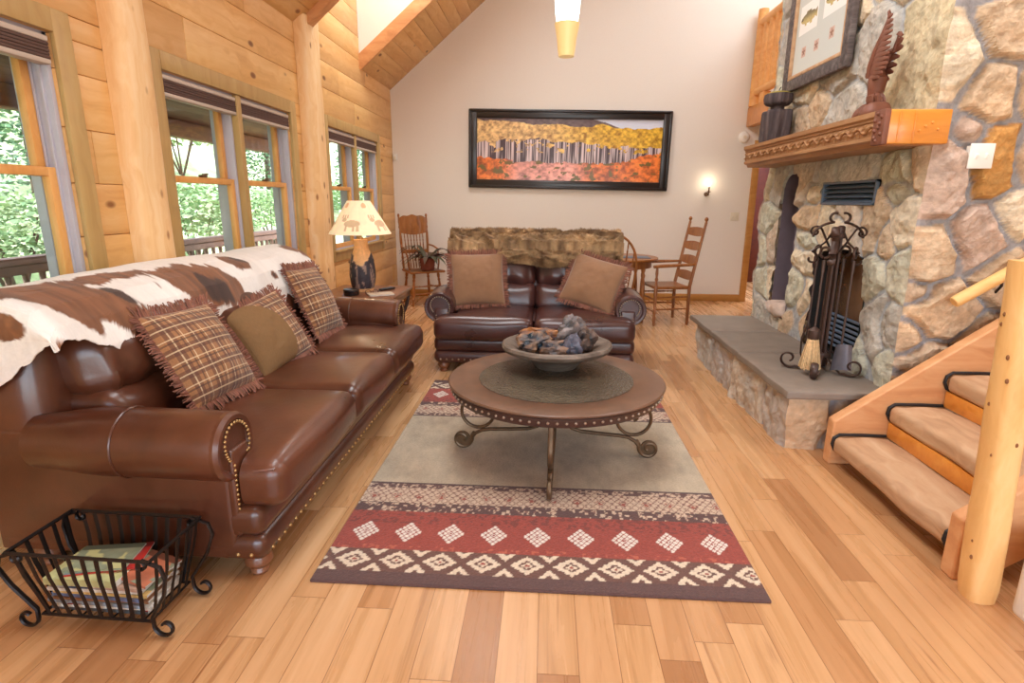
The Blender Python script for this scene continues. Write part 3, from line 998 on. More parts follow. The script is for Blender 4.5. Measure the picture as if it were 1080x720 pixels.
def scatter(u0, u1, v0, v1, pu, pv, pal, rs, keep=None):
    out = []
    v = v0 + pv / 2
    row = 0
    while v < v1 + pv * 0.4:
        u = u0 + (pu * 0.5 if row % 2 else pu * 0.1) + rs.uniform(-0.1, 0.1) * pu
        h = pv * rs.uniform(0.8, 1.2)
        while u < u1 + pu * 0.4:
            p = (u + rs.uniform(-0.16, 0.16) * pu, v + rs.uniform(-0.24, 0.24) * pv)
            if keep is None or keep(*p):
                out.append((p[0], p[1], rs.choice(pal), rs.uniform(0.8, 1.25), 0.85))
            u += pu * rs.uniform(0.7, 1.3)
        v += h
        row += 1
    return out
TAN, CREAM, BUFF = lin(196, 170, 140), lin(212, 196, 170), lin(188, 164, 138)
PINKY, GREYS, OCHRE = lin(182, 158, 142), lin(178, 172, 162), lin(184, 134, 72)
GREEN = lin(190, 186, 166)
rs = random.Random(5)
FP = thing('stone_fireplace', 'tall field stone fireplace with carved timber mantel and raised flagstone hearth', 'fireplace', (XC, YC, 0))
def loc(x, y, z): return (x - XC, y - YC, z)
# -- front face (towards the stairs)
hand = [(2.20, 2.24, TAN, 1.05), (2.18, 1.93, TAN, .9), (2.27, 1.60, OCHRE, 1.0), (2.02, 1.58, PINKY, .9, 1.5), (2.08, 1.74, PINKY, .6), (2.10, 2.45, CREAM, .8), (2.27, 2.53, BUFF, .8),
        (2.04, 1.14, TAN, .9), (2.26, 1.22, PINKY, .95), (2.00, 2.1, CREAM, .7, 1.6), (1.98, 0.93, BUFF, .6, .6), (2.14, 0.82, TAN, 1.1, .8), (1.97, 0.70, TAN, .7), (2.40, 1.95, TAN, .8),
        (2.42, 1.62, BUFF, .8), (2.44, 1.34, CREAM, .8), (2.36, 2.28, CREAM, .8), (2.44, 1.0, TAN, .9), (2.1, 0.5, BUFF, 1.0), (2.4, .65, TAN, 1.), (2.08, 0.2, TAN, .9), (2.4, .25, BUFF, 1.)]
sd = [h if len(h) > 4 else h + (0.95,) for h in hand]
sd += scatter(2.62, 3.7, 0, 2.7, 0.30, 0.27, [TAN, BUFF, PINKY, CREAM, OCHRE], rs)
sd += scatter(1.95, 3.7, 2.72, 5.2, 0.30, 0.27, [TAN, BUFF, PINKY, CREAM], rs)
QU = []
zq = 0.12
while zq < 5.2:
    hq = rs.uniform(0.2, 0.3)
    QU.append((zq, rs.choice([TAN, CREAM, BUFF, GREYS]), rs.uniform(0.9, 1.1), rs.uniform(0.06, 0.16)))
    zq += hq
sd += [(XC + 0.09, z_, c_, s_, 0.95) for (z_, c_, s_, o_) in QU if not 0.4 < z_ < 2.3]
sm = MB()
stoneface(sm, loc(0, YC, 0), (1, 0, 0), (0, 0, 1), (0, -1, 0), XC, 3.7, 0.0, 5.15, sd, 0.0115, edges=[('u', XC)], seed=41)
# -- fire side
FB = (3.56, 4.24, 0.37, 1.03)           # fire opening y0,y1,z0,z1 (arched to 1.10)
VT = (3.58, 4.25, 1.385, 1.535)
NI = (4.66, 4.96, 0.47, 1.50)           # wood niche with a rounded top
def arch(y0, y1, z1, rise, y):
    return z1 + rise * (1 - ((y - (y0 + y1) / 2) / ((y1 - y0) / 2)) ** 2)
def openmask(u, v, g=0.0):
    fire = (u > FB[0] - g) & (u < FB[1] + g) & (v < arch(FB[0], FB[1], FB[3], 0.08, u) + g)
    vent = (u > VT[0] - g) & (u < VT[1] + g) & (v > VT[2] - g) & (v < VT[3] + g)
    nich = (u > NI[0] - g) & (u < NI[1] + g) & (v > NI[2] - g) & (v < NI[3] + 0.12 * np.sqrt(np.clip(1 - ((u - 4.78) / 0.17) ** 2, 0, 1)) + g)
    return fire | vent | nich
pal = [CREAM, TAN, GREYS, GREEN, GREEN, lin(190, 174, 156), lin(196, 180, 152)]
sd = scatter(YC, CHY1, 0.36, 1.68, 0.28, 0.25, pal, rs, keep=lambda u, v: not bool(openmask(np.array(u), np.array(v), 0.05)))
sd += [(3.40, .62, GREYS, .75, 1.9), (4.38, .62, CREAM, .75, 1.9), (4.4, 1.1, GREEN, .8, .9), (3.42, 1.2, TAN, .9, .9), (4.42, 1.46, CREAM, .6, .9), (3.40, 1.48, GREEN, .7), (3.92, 1.22, CREAM, 1.1, .5), (3.9, 1.62, GREYS, 1.1, .4)]
sd = [s if len(s) > 4 else s + (0.9,) for s in sd]
sd += scatter(YC, CHY1, 1.8, 5.2, 0.40, 0.38, [CREAM, GREEN, TAN, GREYS, CREAM, BUFF], rs)
# tall cream stone behind the carved bird
sd = [s for s in sd if not (3.1 < s[0] < 3.75 and 1.75 < s[1] < 2.5)] + [(3.38, 2.1, lin(200, 184, 150), 1.4, 1.3)]
stoneface(sm, loc(XC, 0, 0), (0, 1, 0), (0, 0, 1), (-1, 0, 0), YC, CHY1, 0.30, 5.15, sd, 0.0115, mask=lambda u, v: ~openmask(u, v), edges=[('u', YC), ('u', CHY1)], seed=77, mortar=lin(170, 172, 174), hmax=0.03, mw=0.55)
# far return and core behind the faces
stoneface(sm, loc(0, CHY1, 0), (1, 0, 0), (0, 0, 1), (0, 1, 0), XC, 3.7, 0.0, 5.15, scatter(XC, 3.7, 0, 5.2, 0.32, 0.28, pal, rs), 0.03, edges=[('u', XC)], seed=97)
sm.build('stonework', M['stone'], FP, sharp=None)
# recess linings
rb = MB()
def recess(y0, y1, z0, z1, dep, col, topf=None):
    rb.col = col
    n = 14 if topf else 2
    ys = np.linspace(y0, y1, n)
    tops = [topf(y) if topf else z1 for y in ys]
    front, back = [], []
    for y, zt in zip(ys, tops):
        front.append(loc(XC - 0.01, y, zt)); back.append(loc(XC + dep, y, zt))
    vs, fs = front + back, []
    for i in range(n - 1):
        fs.append((i, n + i, n + i + 1, i + 1))
    b = len(vs)
    vs += [loc(XC - 0.01, y0, z0), loc(XC - 0.01, y1, z0), loc(XC + dep, y0, z0), loc(XC + dep, y1, z0)]
    fs += [(b, b + 1, b + 3, b + 2), (0, b, b + 2, n), (n - 1, 2 * n - 1, b + 3, b + 1)]
    fs += [tuple([b + 2, b + 3] + [n + i for i in reversed(range(n))])]
    rb.add(vs, fs)
nt_ = lambda y: NI[3] + 0.12 * math.sqrt(max(0, 1 - ((y - 4.78) / 0.17) ** 2))
recess(NI[0], NI[1], NI[2], NI[3], 0.34, (1, 1, 1), nt_)
rb.build('wood_niche', M['slate'], FP, sharp=None, label='arched slate-lined wood niche')
rb = MB()
recess(FB[0], FB[1], FB[2], FB[3], 0.45, (1, 1, 1), lambda y: float(arch(FB[0], FB[1], FB[3], 0.08, y)))
fo = rb.build('firebox', M['blackmatte'], FP, sharp=None)
q = MB()
for i in range(7):     # grate and louvre bars low in the opening
    q.cyl(loc(XC + 0.10 + 0.0 * i, FB[0] + 0.02, 0.42 + i * 0.035), loc(XC + 0.10, FB[1] - 0.02, 0.42 + i * 0.035), 0.011, seg=8)
q.build('fire_grate', M['vent'], fo)
q = MB()
q.box(loc(XC + 0.16, (FB[0] + FB[1]) / 2, 0.84), (0.03, FB[1] - FB[0] - 0.04, 0.44), 0.01)
q.build('fire_screen', plain('glass_amber_reflection', lin(112, 84, 62), 0.15, nscale=3, namp=0.5), fo)  # opaque pane, an amber reflection painted into its colour
rb = MB(); recess(VT[0], VT[1], VT[2], VT[3], 0.2, (1, 1, 1)); rb.build('vent_recess', M['slate'], FP, sharp=None)
vg = MB()
y0, y1, z0, z1 = VT
vg.box(loc(XC - 0.005, (y0 + y1) / 2, z0 + 0.008), (0.05, y1 - y0, 0.016), 0.003); vg.box(loc(XC - 0.005, (y0 + y1) / 2, z1 - 0.008), (0.05, y1 - y0, 0.016), 0.003)
vg.box(loc(XC - 0.005, y0 + 0.008, (z0 + z1) / 2), (0.05, 0.016, z1 - z0), 0.003); vg.box(loc(XC - 0.005, y1 - 0.008, (z0 + z1) / 2), (0.05, 0.016, z1 - z0), 0.003)
for i in range(4):
    zz = z0 + 0.03 + i * 0.03
    vg.M = Matrix.Translation(loc(XC - 0.005, (y0 + y1) / 2, zz)) @ Matrix.Rotation(R(-35), 4, 'Y')
    vg.box((0, 0, 0), (0.045, y1 - y0 - 0.03, 0.006), 0.002)
    vg.M = Matrix.Identity(4)
vg.build('vent_grille', M['vent'], FP)
# -- hearth
HX0, HY0, HY1 = 1.425, 3.19, 5.20
hb = MB()
hpal = [lin(186, 172, 154), GREYS, lin(178, 166, 154), GREYS]
stoneface(hb, loc(HX0, 0, 0), (0, 1, 0), (0, 0, 1), (-1, 0, 0), HY0, HY1, 0, 0.325, scatter(HY0, HY1, 0, .33, .55, .5, hpal, rs), 0.0115, edges=[('u', HY0), ('u', HY1)], seed=113, hmax=0.03, mortar=lin(150, 148, 152))
stoneface(hb, loc(0, HY0, 0), (1, 0, 0), (0, 0, 1), (0, -1, 0), HX0, 2.2, 0, 0.325, [(1.53, .15, TAN, 1.0, .9), (1.72, .20, GREYS, .6, .9), (1.76, .06, BUFF, .8, .9), (2.0, .16, TAN, 1, .9)], 0.0115, edges=[('u', HX0)], seed=119, hmax=0.03)
stoneface(hb, loc(0, HY1, 0), (1, 0, 0), (0, 0, 1), (0, 1, 0), HX0, XC, 0, 0.325, [(1.55, .15, TAN, 1.0, .9), (1.8, .2, GREYS, .8, .9)], 0.02, edges=[('u', HX0)], seed=121, hmax=0.03)
hb.build('hearth_base', M['stonebase'], FP, sharp=None)
for (ya, yb_, t_) in ((3.12, 3.98, 1.0), (3.985, 4.66, 0.95), (4.665, 5.34, 1.04)):
    q = MB(); q.col = (t_, t_, t_ * 1.01)
    q.box(loc((1.365 + 1.965) / 2, (ya + yb_) / 2, 0.345), (0.60, yb_ - ya, 0.05), 0.012, n=10, fn=lambda p: (p[0] + 0.004 * math.sin(p[1] * 13) * (p[0] < -0.2), p[1], p[2]))
    q.build('hearth_slab', M['slab'], FP)
# -- mantel: moulded beam with a carved leaf band and an orange end block
MX, MY0, MY1, MZ0, MZ1 = 1.665, 3.215, 5.22, 1.685, 1.855
mb_ = MB()
prof = [(XC + 0.02, MZ0), (MX + 0.045, MZ0), (MX + 0.035, MZ0 + 0.02), (MX + 0.012, MZ0 + 0.03), (MX + 0.012, MZ0 + 0.045), (MX + 0.02, MZ0 + 0.05), (MX + 0.02, MZ1 - 0.05), (MX + 0.012, MZ1 - 0.045), (MX + 0.012, MZ1 - 0.034), (MX, MZ1 - 0.026), (MX, MZ1), (XC + 0.02, MZ1)]
mb_.prism([(p[0] - XC, p[1]) for p in prof], (0, MY0 - YC, 0), (1, 0, 0), (0, 0, 1), (0, MY1 - MY0, 0))
mo = mb_.build('mantel', M['mantel'], FP)
cv = MB()
nu, nv = 420, 26
uu, vv = np.meshgrid(np.linspace(0, 1, nu), np.linspace(0, 1, nv), indexing='ij')
def relief(u, v):
    y = u * (MY1 - MY0); s = (v - 0.5) * 2
    ph = y * 2 * PI / 0.135
    stem = np.exp(-((s - 0.45 * np.sin(ph)) / 0.16) ** 2)
    leaf = np.exp(-((np.sin(ph * 1.5 + s * 1.8)) / 0.55) ** 2) * np.exp(-((s + 0.35 * np.sin(ph)) / 0.5) ** 2)
    vein = 0.35 * np.abs(np.sin(ph * 6 + s * 6))
    return np.clip(np.maximum(stem, leaf * (0.7 + vein)), 0, 1) * sstep(0.0, 0.12, 1 - np.abs(s))
rl = relief(uu, vv)
ccol = np.array([1.0, 1.0, 1.0]) * np.ones(uu.shape + (3,))
cv.grid(nu, nv, lambda u, v: (MX + 0.019 - 0.014 * rl - XC, MY0 + u * (MY1 - MY0) - YC, MZ0 + 0.052 + v * (MZ1 - MZ0 - 0.104)), cols=ccol, flip=True)
cv.build('carved_band', M['mantel'], mo)
ec = MB()
ec.box(loc((MX + 0.02 + 1.985) / 2, 3.165, (MZ0 + MZ1) / 2), (1.985 - MX - 0.02, 0.10, MZ1 - MZ0 - 0.006), 0.008)
for xx in (MX + 0.07, MX + 0.145):
    ec.box(loc(xx, 3.113, (MZ0 + MZ1) / 2), (0.006, 0.008, MZ1 - MZ0 - 0.02), 0.002)
for (dx, dz) in ((0.20, 0.0), (0.23, 0.018), (0.17, -0.02), (0.26, -0.015)):
    ec.ball(loc(MX + dx, 3.114, (MZ0 + MZ1) / 2 + dz), 0.007, 8, 6)
ec.build('mantel_end', M['mantelend'], mo, label='bright orange end block')
q = MB()
q.box(loc(MX + 0.012, 3.165, (MZ0 + MZ1) / 2), (0.03, 0.104, MZ1 - MZ0), 0.006)
for k in range(9):
    q.ball(loc(MX - 0.003, 3.165 + 0.03 * math.sin(k * 2.4), MZ0 + 0.02 + k * 0.0165), 0.011, 8, 6)
q.build('corner_moulding', M['eagle'], mo)
# -- split log lying in the niche
t = thing('split_log', 'pale split log lying at the foot of the arched slate niche', 'firewood', (XC + 0.06, 4.82, NI[2] + 0.06), rot=(0, 0, R(4)))
q = MB()
q.box((0, 0, 0), (0.24, 0.25, 0.115), 0.045, seg=2, n=8, fn=lambda p: (p[0] + 0.008 * math.sin(p[1] * 40), p[1] + 0.02 * math.sin(p[2] * 30), p[2] * (1 - 0.5 * p[1]) + 0.01 * math.sin(p[1] * 33 + p[0] * 20)))
q.build('log', plain('pale_split_wood', lin(200, 176, 160), 0.9, nscale=18, namp=0.25, bstr=0.4), t)
# -- switch plate on the front stones
t = thing('light_switch', 'white double switch plate on the front stones of the chimney', 'light switch', (2.148, YC - 0.062, 1.63))
switch_plate(t, 2, 0.117, 0.12, M['purewhite'])
q = MB(); q.box((0, 0.015, 0), (0.1, 0.04, 0.1)); q.build('wall_box', M['purewhite'], t)

# ================================================================ THINGS ON AND BY THE FIREPLACE
# -- framed fish print
t = thing('fish_print', 'fish print in a weathered dark frame hung above the mantel', 'picture', (XC - 0.052, 4.53, 2.235), rot=(0, R(0), -PI / 2 ))
# local x runs along -Y of the room, local -y faces the room (-X)
W, H, fw = 1.02, 0.78, 0.085
q = MB()
for s in (-1, 1):
    q.box((s * (W / 2 - fw / 2), -0.022, H / 2), (fw, 0.044, H), 0.01)
    q.box((0, -0.021, H / 2 + s * (H / 2 - fw / 2)), (W - 2 * fw + 0.01, 0.042, fw), 0.01)
q.build('frame', M['barnwood'], t)
q = MB(); fi = fw
for s in (-1, 1):
    q.box((s * (W / 2 - fi - 0.012), -0.024, H / 2), (0.026, 0.03, H - 2 * fi + 0.01), 0.006)
    q.box((0, -0.024, H / 2 + s * (H / 2 - fi - 0.012)), (W - 2 * fi - 0.04, 0.029, 0.026), 0.006)
q.build('inner_frame', M['tread'], t)
nu, nv = 300, 220
uu, vv = np.meshgrid(np.linspace(0, 1, nu), np.linspace(0, 1, nv), indexing='ij')
pw, ph = W - 2 * fi - 0.03, H - 2 * fi - 0.03
def fishcard(u, v):
    c = np.ones(u.shape + (3,)) * np.array(lin(206, 212, 208))
    x, z = u * pw, v * ph
    for (cx, cz, w, h) in ((0.25 * pw, 0.66 * ph, 0.30, 0.2), (0.735 * pw, 0.70 * ph, 0.32, 0.21)):
        card = (abs(x - cx) < w / 2) & (abs(z - cz) < h / 2)
        c[card] = np.array(lin(244, 244, 240))
        dx, dz = (x - cx) / (w * 0.44), (z - cz) / (h * 0.18)
        body = (dx ** 2 + dz ** 2 < 1) & (dx < 0.75)
        tail = (dx > 0.6) & (dx < 1.02) & (abs(dz) < 0.15 + (dx - 0.6) * 2.0)
        fin = (abs(dx + 0.1 - 0.25 * (dz - 1)) < 0.3) & (dz > 0.7) & (dz < 1.35) | (abs(dx - 0.3) < 0.13) & (dz < -0.7) & (dz > -1.4) | (abs(dx + 0.35) < 0.12) & (dz < -0.7) & (dz > -1.35)
        sp = fbm(x * 90, z * 90, 3)
        col = np.array(lin(196, 178, 116)) * (1 - sstep(-0.6, 0.8, dz)[..., None]) + np.array(lin(122, 112, 78)) * sstep(-0.6, 0.8, dz)[..., None]
        col = col * (0.75 + 0.5 * sp)[..., None]
        m = (body | tail | fin) & card
        c[m] = col[m]
        eye = (dx + 0.8) ** 2 * 6 + (dz - 0.1) ** 2 < 0.06
        c[eye & card] = np.array(lin(40, 36, 30))
    for cx, cz in ((0.22, 0.26), (0.47, 0.26), (0.74, 0.30)):
        a, b = abs(x - cx * pw), abs(z - cz * ph)
        c[(a < 0.036) & (b < 0.036)] = np.array(lin(206, 176, 162))
        k = (np.hypot(x - cx * pw, z - cz * ph) < 0.02 + 0.009 * np.sin(np.arctan2(z - cz * ph, x - cx * pw) * 5))
        c[k] = np.array(lin(150, 110, 94))
    return c
q = MB()
q.grid(nu, nv, lambda u, v: ((u - 0.5) * pw, u * 0 - 0.016, H / 2 + (v - 0.5) * ph), cols=fishcard(uu, vv))
q.build('print', M['paint'], t)

# -- rustic candle holder
t = thing('candle_holder', 'dark bark wood candle holder with olive candle at the far mantel end', 'candle holder', (1.80, 4.93, MZ1))
q = MB()
q.box((0, 0, 0.125), (0.17, 0.19, 0.25), 0.02, seg=2, n=7, fn=lambda p: (p[0] + 0.008 * math.sin(p[1] * 60 + p[2] * 9), p[1] + 0.006 * math.sin(p[0] * 70), p[2]))
q.build('block', M['barkblock'], t)
q = MB(); q.lathe([(0.05, 0.25), (0.05, 0.275), (0.085, 0.285), (0.10, 0.30), (0.105, 0.33), (0.10, 0.365), (0.09, 0.37), (0.088, 0.35), (0.0, 0.35)], 24, fn=lambda r, z, th: r * (1 + 0.04 * math.sin(th * 7))); q.build('cup', M['barkblock'], t)
q = MB(); q.lathe([(0.085, 0.35), (0.086, 0.376), (0.06, 0.385), (0.0, 0.381)], 20); q.build('candle', M['candle'], t)
q = MB(); q.tube([(0, 0, 0.38), (-0.005, -0.012, 0.40), (0.0, -0.03, 0.415)], 0.004, 6); q.build('wick', M['blackmatte'], t)

# -- carved eagle
t = thing('eagle_carving', 'red-brown carved eagle with raised wing at the near mantel end', 'carving', (1.80, 3.52, MZ1))
q = MB()
q.box((0, 0, 0.04), (0.11, 0.17, 0.08), 0.03, seg=2, n=6, fn=lambda p: (p[0] * (1.15 - p[2] * 4) + 0.01 * math.sin(p[1] * 50), p[1] * (1.1 - p[2] * 4), p[2] + 0.008 * math.sin(p[1] * 60)))
q.ball((0, -0.015, 0.10), (0.04, 0.05, 0.045), 10, 8, fn=lambda p: 1 + 0.12 * math.sin(p.x * 8 + p.z * 6))
q.build('base', M['eagle'], t)
q = MB()
q.tube([(0, 0.0, 0.10), (0, -0.015, 0.15), (0, -0.02, 0.2), (0, 0.0, 0.245), (0, 0.03, 0.262)], [0.03, 0.042, 0.048, 0.036, 0.024], 12)
q.ball((0, 0.055, 0.262), (0.024, 0.034, 0.022), 10, 8)
q.tube([(0, 0.08, 0.262), (0, 0.105, 0.256), (0, 0.118, 0.240)], [0.012, 0.009, 0.002], 8)
for s in (-1, 1):
    q.ball((s * 0.02, 0.068, 0.268), 0.005, 6, 5)
for k in range(5):
    q.tube([(0.0, -0.01, 0.16), (0.012 * (k - 2), -0.05, 0.11), (0.02 * (k - 2), -0.075, 0.055)], [0.016, 0.012, 0.003], 6, flat=0.4)
q.build('body', M['eagle'], t)
for s, top_, wd, nf in ((-1, 0.50, 1.0, 14), (1, 0.40, 0.55, 9)):
    q = MB()
    lead = [Vector((s * 0.03, 0.012, 0.215)), Vector((s * 0.035, 0.0, 0.27)), Vector((s * 0.038, -0.035, 0.34)), Vector((s * 0.035, -0.075, 0.42 * top_ / 0.5)), Vector((s * 0.03, -0.10, top_))]
    def lp(f):
        k = min(3, int(f * 4)); g = f * 4 - k
        return lead[k].lerp(lead[k + 1], g)
    q.tube([tuple(p) for p in lead], [0.02, 0.022, 0.02, 0.013, 0.005], 8)
    for k in range(nf):
        f = k / (nf - 1)
        b0 = lp(f)
        L = wd * (0.20 * (1 - f) ** 0.6 * (0.55 + 0.45 * min(1, f * 4)) + 0.014)
        tip = b0 + Vector((s * 0.01, -L, -0.018 + 0.035 * f))
        q.tube([tuple(b0), tuple(b0.lerp(tip, .5) + Vector((s * 0.006, 0, 0.006))), tuple(tip)], [0.015, 0.017, 0.006], 8, flat=0.42, up=(0, 0, 1))
    q.build('wing', M['eagle'], t)

# -- hearth tools: stand, broom, shovel, poker, tongs
TX, TY, TZ = 1.715, 3.52, 0.37
t = thing('fire_tool_stand', 'black wrought iron scroll stand for fire tools on the hearth', 'fire tool stand', (TX, TY, TZ))
def ribbon(mb, pts, w, th):
    mb.tube(pts, w / 2, 6, flat=th / w, up=(0, 0, 1) if False else None)
def spiral(c, r0, r1, a0, a1, n, ex, ez):
    out = []
    for i in range(n):
        f = i / (n - 1); a = a0 + (a1 - a0) * f; r = r0 + (r1 - r0) * f
        out.append(tuple(Vector(c) + Vector(ex) * (r * math.cos(a)) + Vector(ez) * (r * math.sin(a))))
    return out
q = MB()
for sx, sy in ((1, 1), (1, -1), (-1, 1), (-1, -1)):
    q.tube([(sx * 0.014, sy * 0.014, 0.10), (sx * 0.014, sy * 0.014, 0.86)], 0.010, 6)
q.box((0, 0, 0.115), (0.07, 0.07, 0.025), 0.004); q.box((0, 0, 0.84), (0.06, 0.06, 0.03), 0.004)
q.build('post', M['iron'], t)
for k in range(4):
    a = PI / 4 + k * PI / 2 + R(12)
    ex = Vector((math.cos(a), math.sin(a), 0)); ez = Vector((0, 0, 1)); side = ex.cross(ez)
    q = MB()
    pts = [tuple(ex * 0.02 + ez * 0.13), tuple(ex * 0.06 + ez * 0.07), tuple(ex * 0.115 + ez * 0.014)]
    pts += spiral(ex * 0.178 + ez * 0.062, 0.060, 0.016, -PI * 0.72, PI * 1.35, 26, ex, ez)
    q.tube(pts, 0.019, 6, flat=0.32, up=tuple(side)); q.build('scroll_foot', M['iron'], t)
    q = MB()
    pts = spiral(ex * 0.125 + ez * 0.70, 0.012, 0.04, PI * 2.1, PI * 0.5, 18, ex, ez) + [tuple(ex * 0.06 + ez * 0.80), tuple(ex * 0.03 + ez * 0.86)]
    q.tube(pts, 0.019, 6, flat=0.32, up=tuple(side)); 
    pts = spiral(ex * 0.12 + ez * 0.86, 0.010, 0.036, -PI * 1.2, PI * 0.9, 18, ex, ez) + [tuple(ex * 0.05 + ez * 0.80), tuple(ex * 0.02 + ez * 0.74)]
    q.tube(pts, 0.019, 6, flat=0.32, up=tuple(side)); q.build('scroll_bracket', M['iron'], t)
q = MB()
for sgn in (-1, 1):
    ex = Vector((sgn * 0.93, sgn * -0.36, 0)); side = ex.cross(Vector((0, 0, 1)))
    pts = [tuple(ex * 0.13 + Vector((0, 0, 0.83)))] + [tuple(ex * (0.13 * math.cos(x)) + Vector((0, 0, 0.83 + 0.09 * math.sin(x)))) for x in np.linspace(0.2, 1.35, 8)] 
    pts += spiral(ex * 0.024 + Vector((0, 0, 0.945)), 0.028, 0.026, -PI / 2, PI * 0.62, 14, ex, Vector((0, 0, 1)))
    q.tube(pts, 0.026, 6, flat=0.3, up=tuple(side))
q.build('crown_scroll', M['iron'], t)
def tool(name, label, cat, ang, build_head, hz=0.76):
    d = Vector((math.cos(ang), math.sin(ang), 0)) * 0.105
    tt = thing(name, label, cat, (TX + d.x, TY + d.y, TZ))
    h = MB()
    h.tube([(0, 0, 0.17), (0, 0, hz - 0.12)], 0.007, 8)
    h.build('shaft', M['iron'], tt)
    h = MB()
    h.tube([(0, 0, hz - 0.13), (0, 0, hz - 0.06)], [0.009, 0.012], 8)
    h.tube(spiral((0, 0, hz - 0.015), 0.032, 0.03, -PI / 2, PI * 1.4, 18, (-math.sin(ang), math.cos(ang), 0), (0, 0, 1)), 0.008, 6)
    h.build('ring_handle', M['iron'], tt)
    build_head(tt)
    return tt
def broom_head(tt):
    h = MB(); h.lathe([(0.012, 0.30), (0.034, 0.28), (0.036, 0.235), (0.030, 0.225), (0.0, 0.225)], 14); h.build('ferrule', M['iron'], tt)
    h = MB(); r2 = random.Random(3)
    for i in range(170):
        a = r2.uniform(0, 2 * PI); f = math.sqrt(r2.random())
        p0 = Vector((0.028 * f * math.cos(a), 0.028 * f * math.sin(a), 0.235)); p1 = Vector((0.066 * f * math.cos(a + .1), 0.05 * f * math.sin(a + .1), 0.035 + r2.uniform(0, .02)))
        t_ = r2.uniform(0.75, 1.1); h.col = (t_, t_, t_)
        h.tube([p0, p1], [0.0035, 0.003], 4)
    h.build('bristles', M['straw'], tt)['kind'] = 'stuff'
def shovel_head(tt):
    h = MB()
    def f(u, v):
        w = 0.055 * (0.85 + 0.3 * v)
        x = (u - 0.5) * 2 * w
        return (x, -0.012 + 0.018 * np.abs((u - 0.5) * 2) ** 3 * 1.2 * -1, 0.20 - v * 0.16)
    h.grid(10, 8, f); h.grid(10, 8, lambda u, v: (f(u, v)[0], f(u, v)[1] + 0.004, f(u, v)[2]), flip=True)
    h.build('blade', M['copper'], tt)
def poker_head(tt):
    h = MB(); h.tube([(0, 0, 0.18), (0, 0, 0.05)], [0.007, 0.004], 8); h.tube([(0, 0, 0.13), (0.025, 0, 0.10), (0.035, 0, 0.12)], [0.006, 0.005, 0.003], 6); h.build('hook', M['iron'], tt)
def tongs_head(tt):
    h = MB()
    for s in (-1, 1):
        h.tube([(0, 0, 0.30), (s * 0.03, 0, 0.2), (s * 0.025, 0, 0.1), (s * 0.004, 0, 0.05)], 0.006, 6)
    h.build('jaws', M['iron'], tt)
tool('hearth_broom', 'straw hearth broom hanging on the iron tool stand', 'broom', R(215), broom_head)
tool('ash_shovel', 'steel ash shovel hanging on the iron tool stand', 'shovel', R(-40), shovel_head)
tool('fire_poker', 'thin iron poker with hooked tip on the tool stand nearest the fire opening', 'poker', R(35), poker_head)
tool('fire_tongs', 'slim iron tongs on the tool stand on the far side of the broom', 'tongs', R(125), tongs_head)
# ================================================================ STAIRCASE
ST = thing('log_staircase', 'open timber staircase with thick rough treads beside the stone chimney', 'staircase', (1.575, 2.5, 0))
RISE, RUN = 0.182, 0.262
nst = 8
for (y, nm) in ((3.02, 'far'), (2.03, 'near')):
    q = MB()
    e = nst * RUN
    sl = RISE / RUN * 1.06
    q.prism([(0.0, 0.0), (0.11, 0.0), (e, (e - 0.11) * sl), (e, e * sl + 0.25), (0.0, 0.25)], (0, y - 2.5 - 0.035, 0), (1, 0, 0), (0, 0, 1), (0, 0.07, 0))
    o = q.build('stringer', M['stair'], ST, sharp=30)
    b = o.modifiers.new('soft', 'BEVEL'); b.width = 0.008; b.segments = 2
for k in range(nst):
    x0, zt = k * RUN + 0.01, 0.172 + k * RISE
    q = MB()
    y0, y1 = 2.07 - 2.5, 2.982 - 2.5
    q.box((x0 + 0.145, (y0 + y1) / 2, zt - 0.048), (0.29, y1 - y0, 0.096), 0.03, seg=3, n=12,
          fn=lambda p: (p[0] + 0.006 * math.sin(p[1] * 11 + k) * (1 if p[0] < 0 else 0.3), p[1], p[2] + 0.003 * math.sin(p[0] * 30 + p[1] * 17)))
    tr = q.build('tread', M['tread'], ST)
    for ye in (y1 - 0.004, y0 + 0.004):
        q = MB()
        pts = [(x0 + 0.29, ye, zt + 0.004), (x0 + 0.15, ye, zt + 0.007), (x0 + 0.025, ye, zt + 0.005), (x0 - 0.002, ye, zt - 0.014), (x0 - 0.008, ye, zt - 0.048), (x0 + 0.01, ye, zt - 0.082), (x0 + 0.05, ye, zt - 0.103)]
        q.tube(pts, 0.0085, 8)
        q.build('edge_binding', M['strap'], tr)
for k in range(nst):
    for yy in (2.982 - 2.5 - 0.04, 2.07 - 2.5 + 0.04) if k else ():
        q = MB(); q.box((k * RUN + 0.17, yy, 0.172 + k * RISE - 0.125), (0.24, 0.075, 0.055), 0.008); q.build('tread_cleat', M['newel'], ST)
    q = MB(); q.box((k * RUN + 0.288, (2.982 + 2.07) / 2 - 2.5, 0.173 + k * RISE + (RISE - 0.096) / 2), (0.02, 0.90, RISE - 0.098), 0.003); q.build('riser', M['mantelend'], ST)
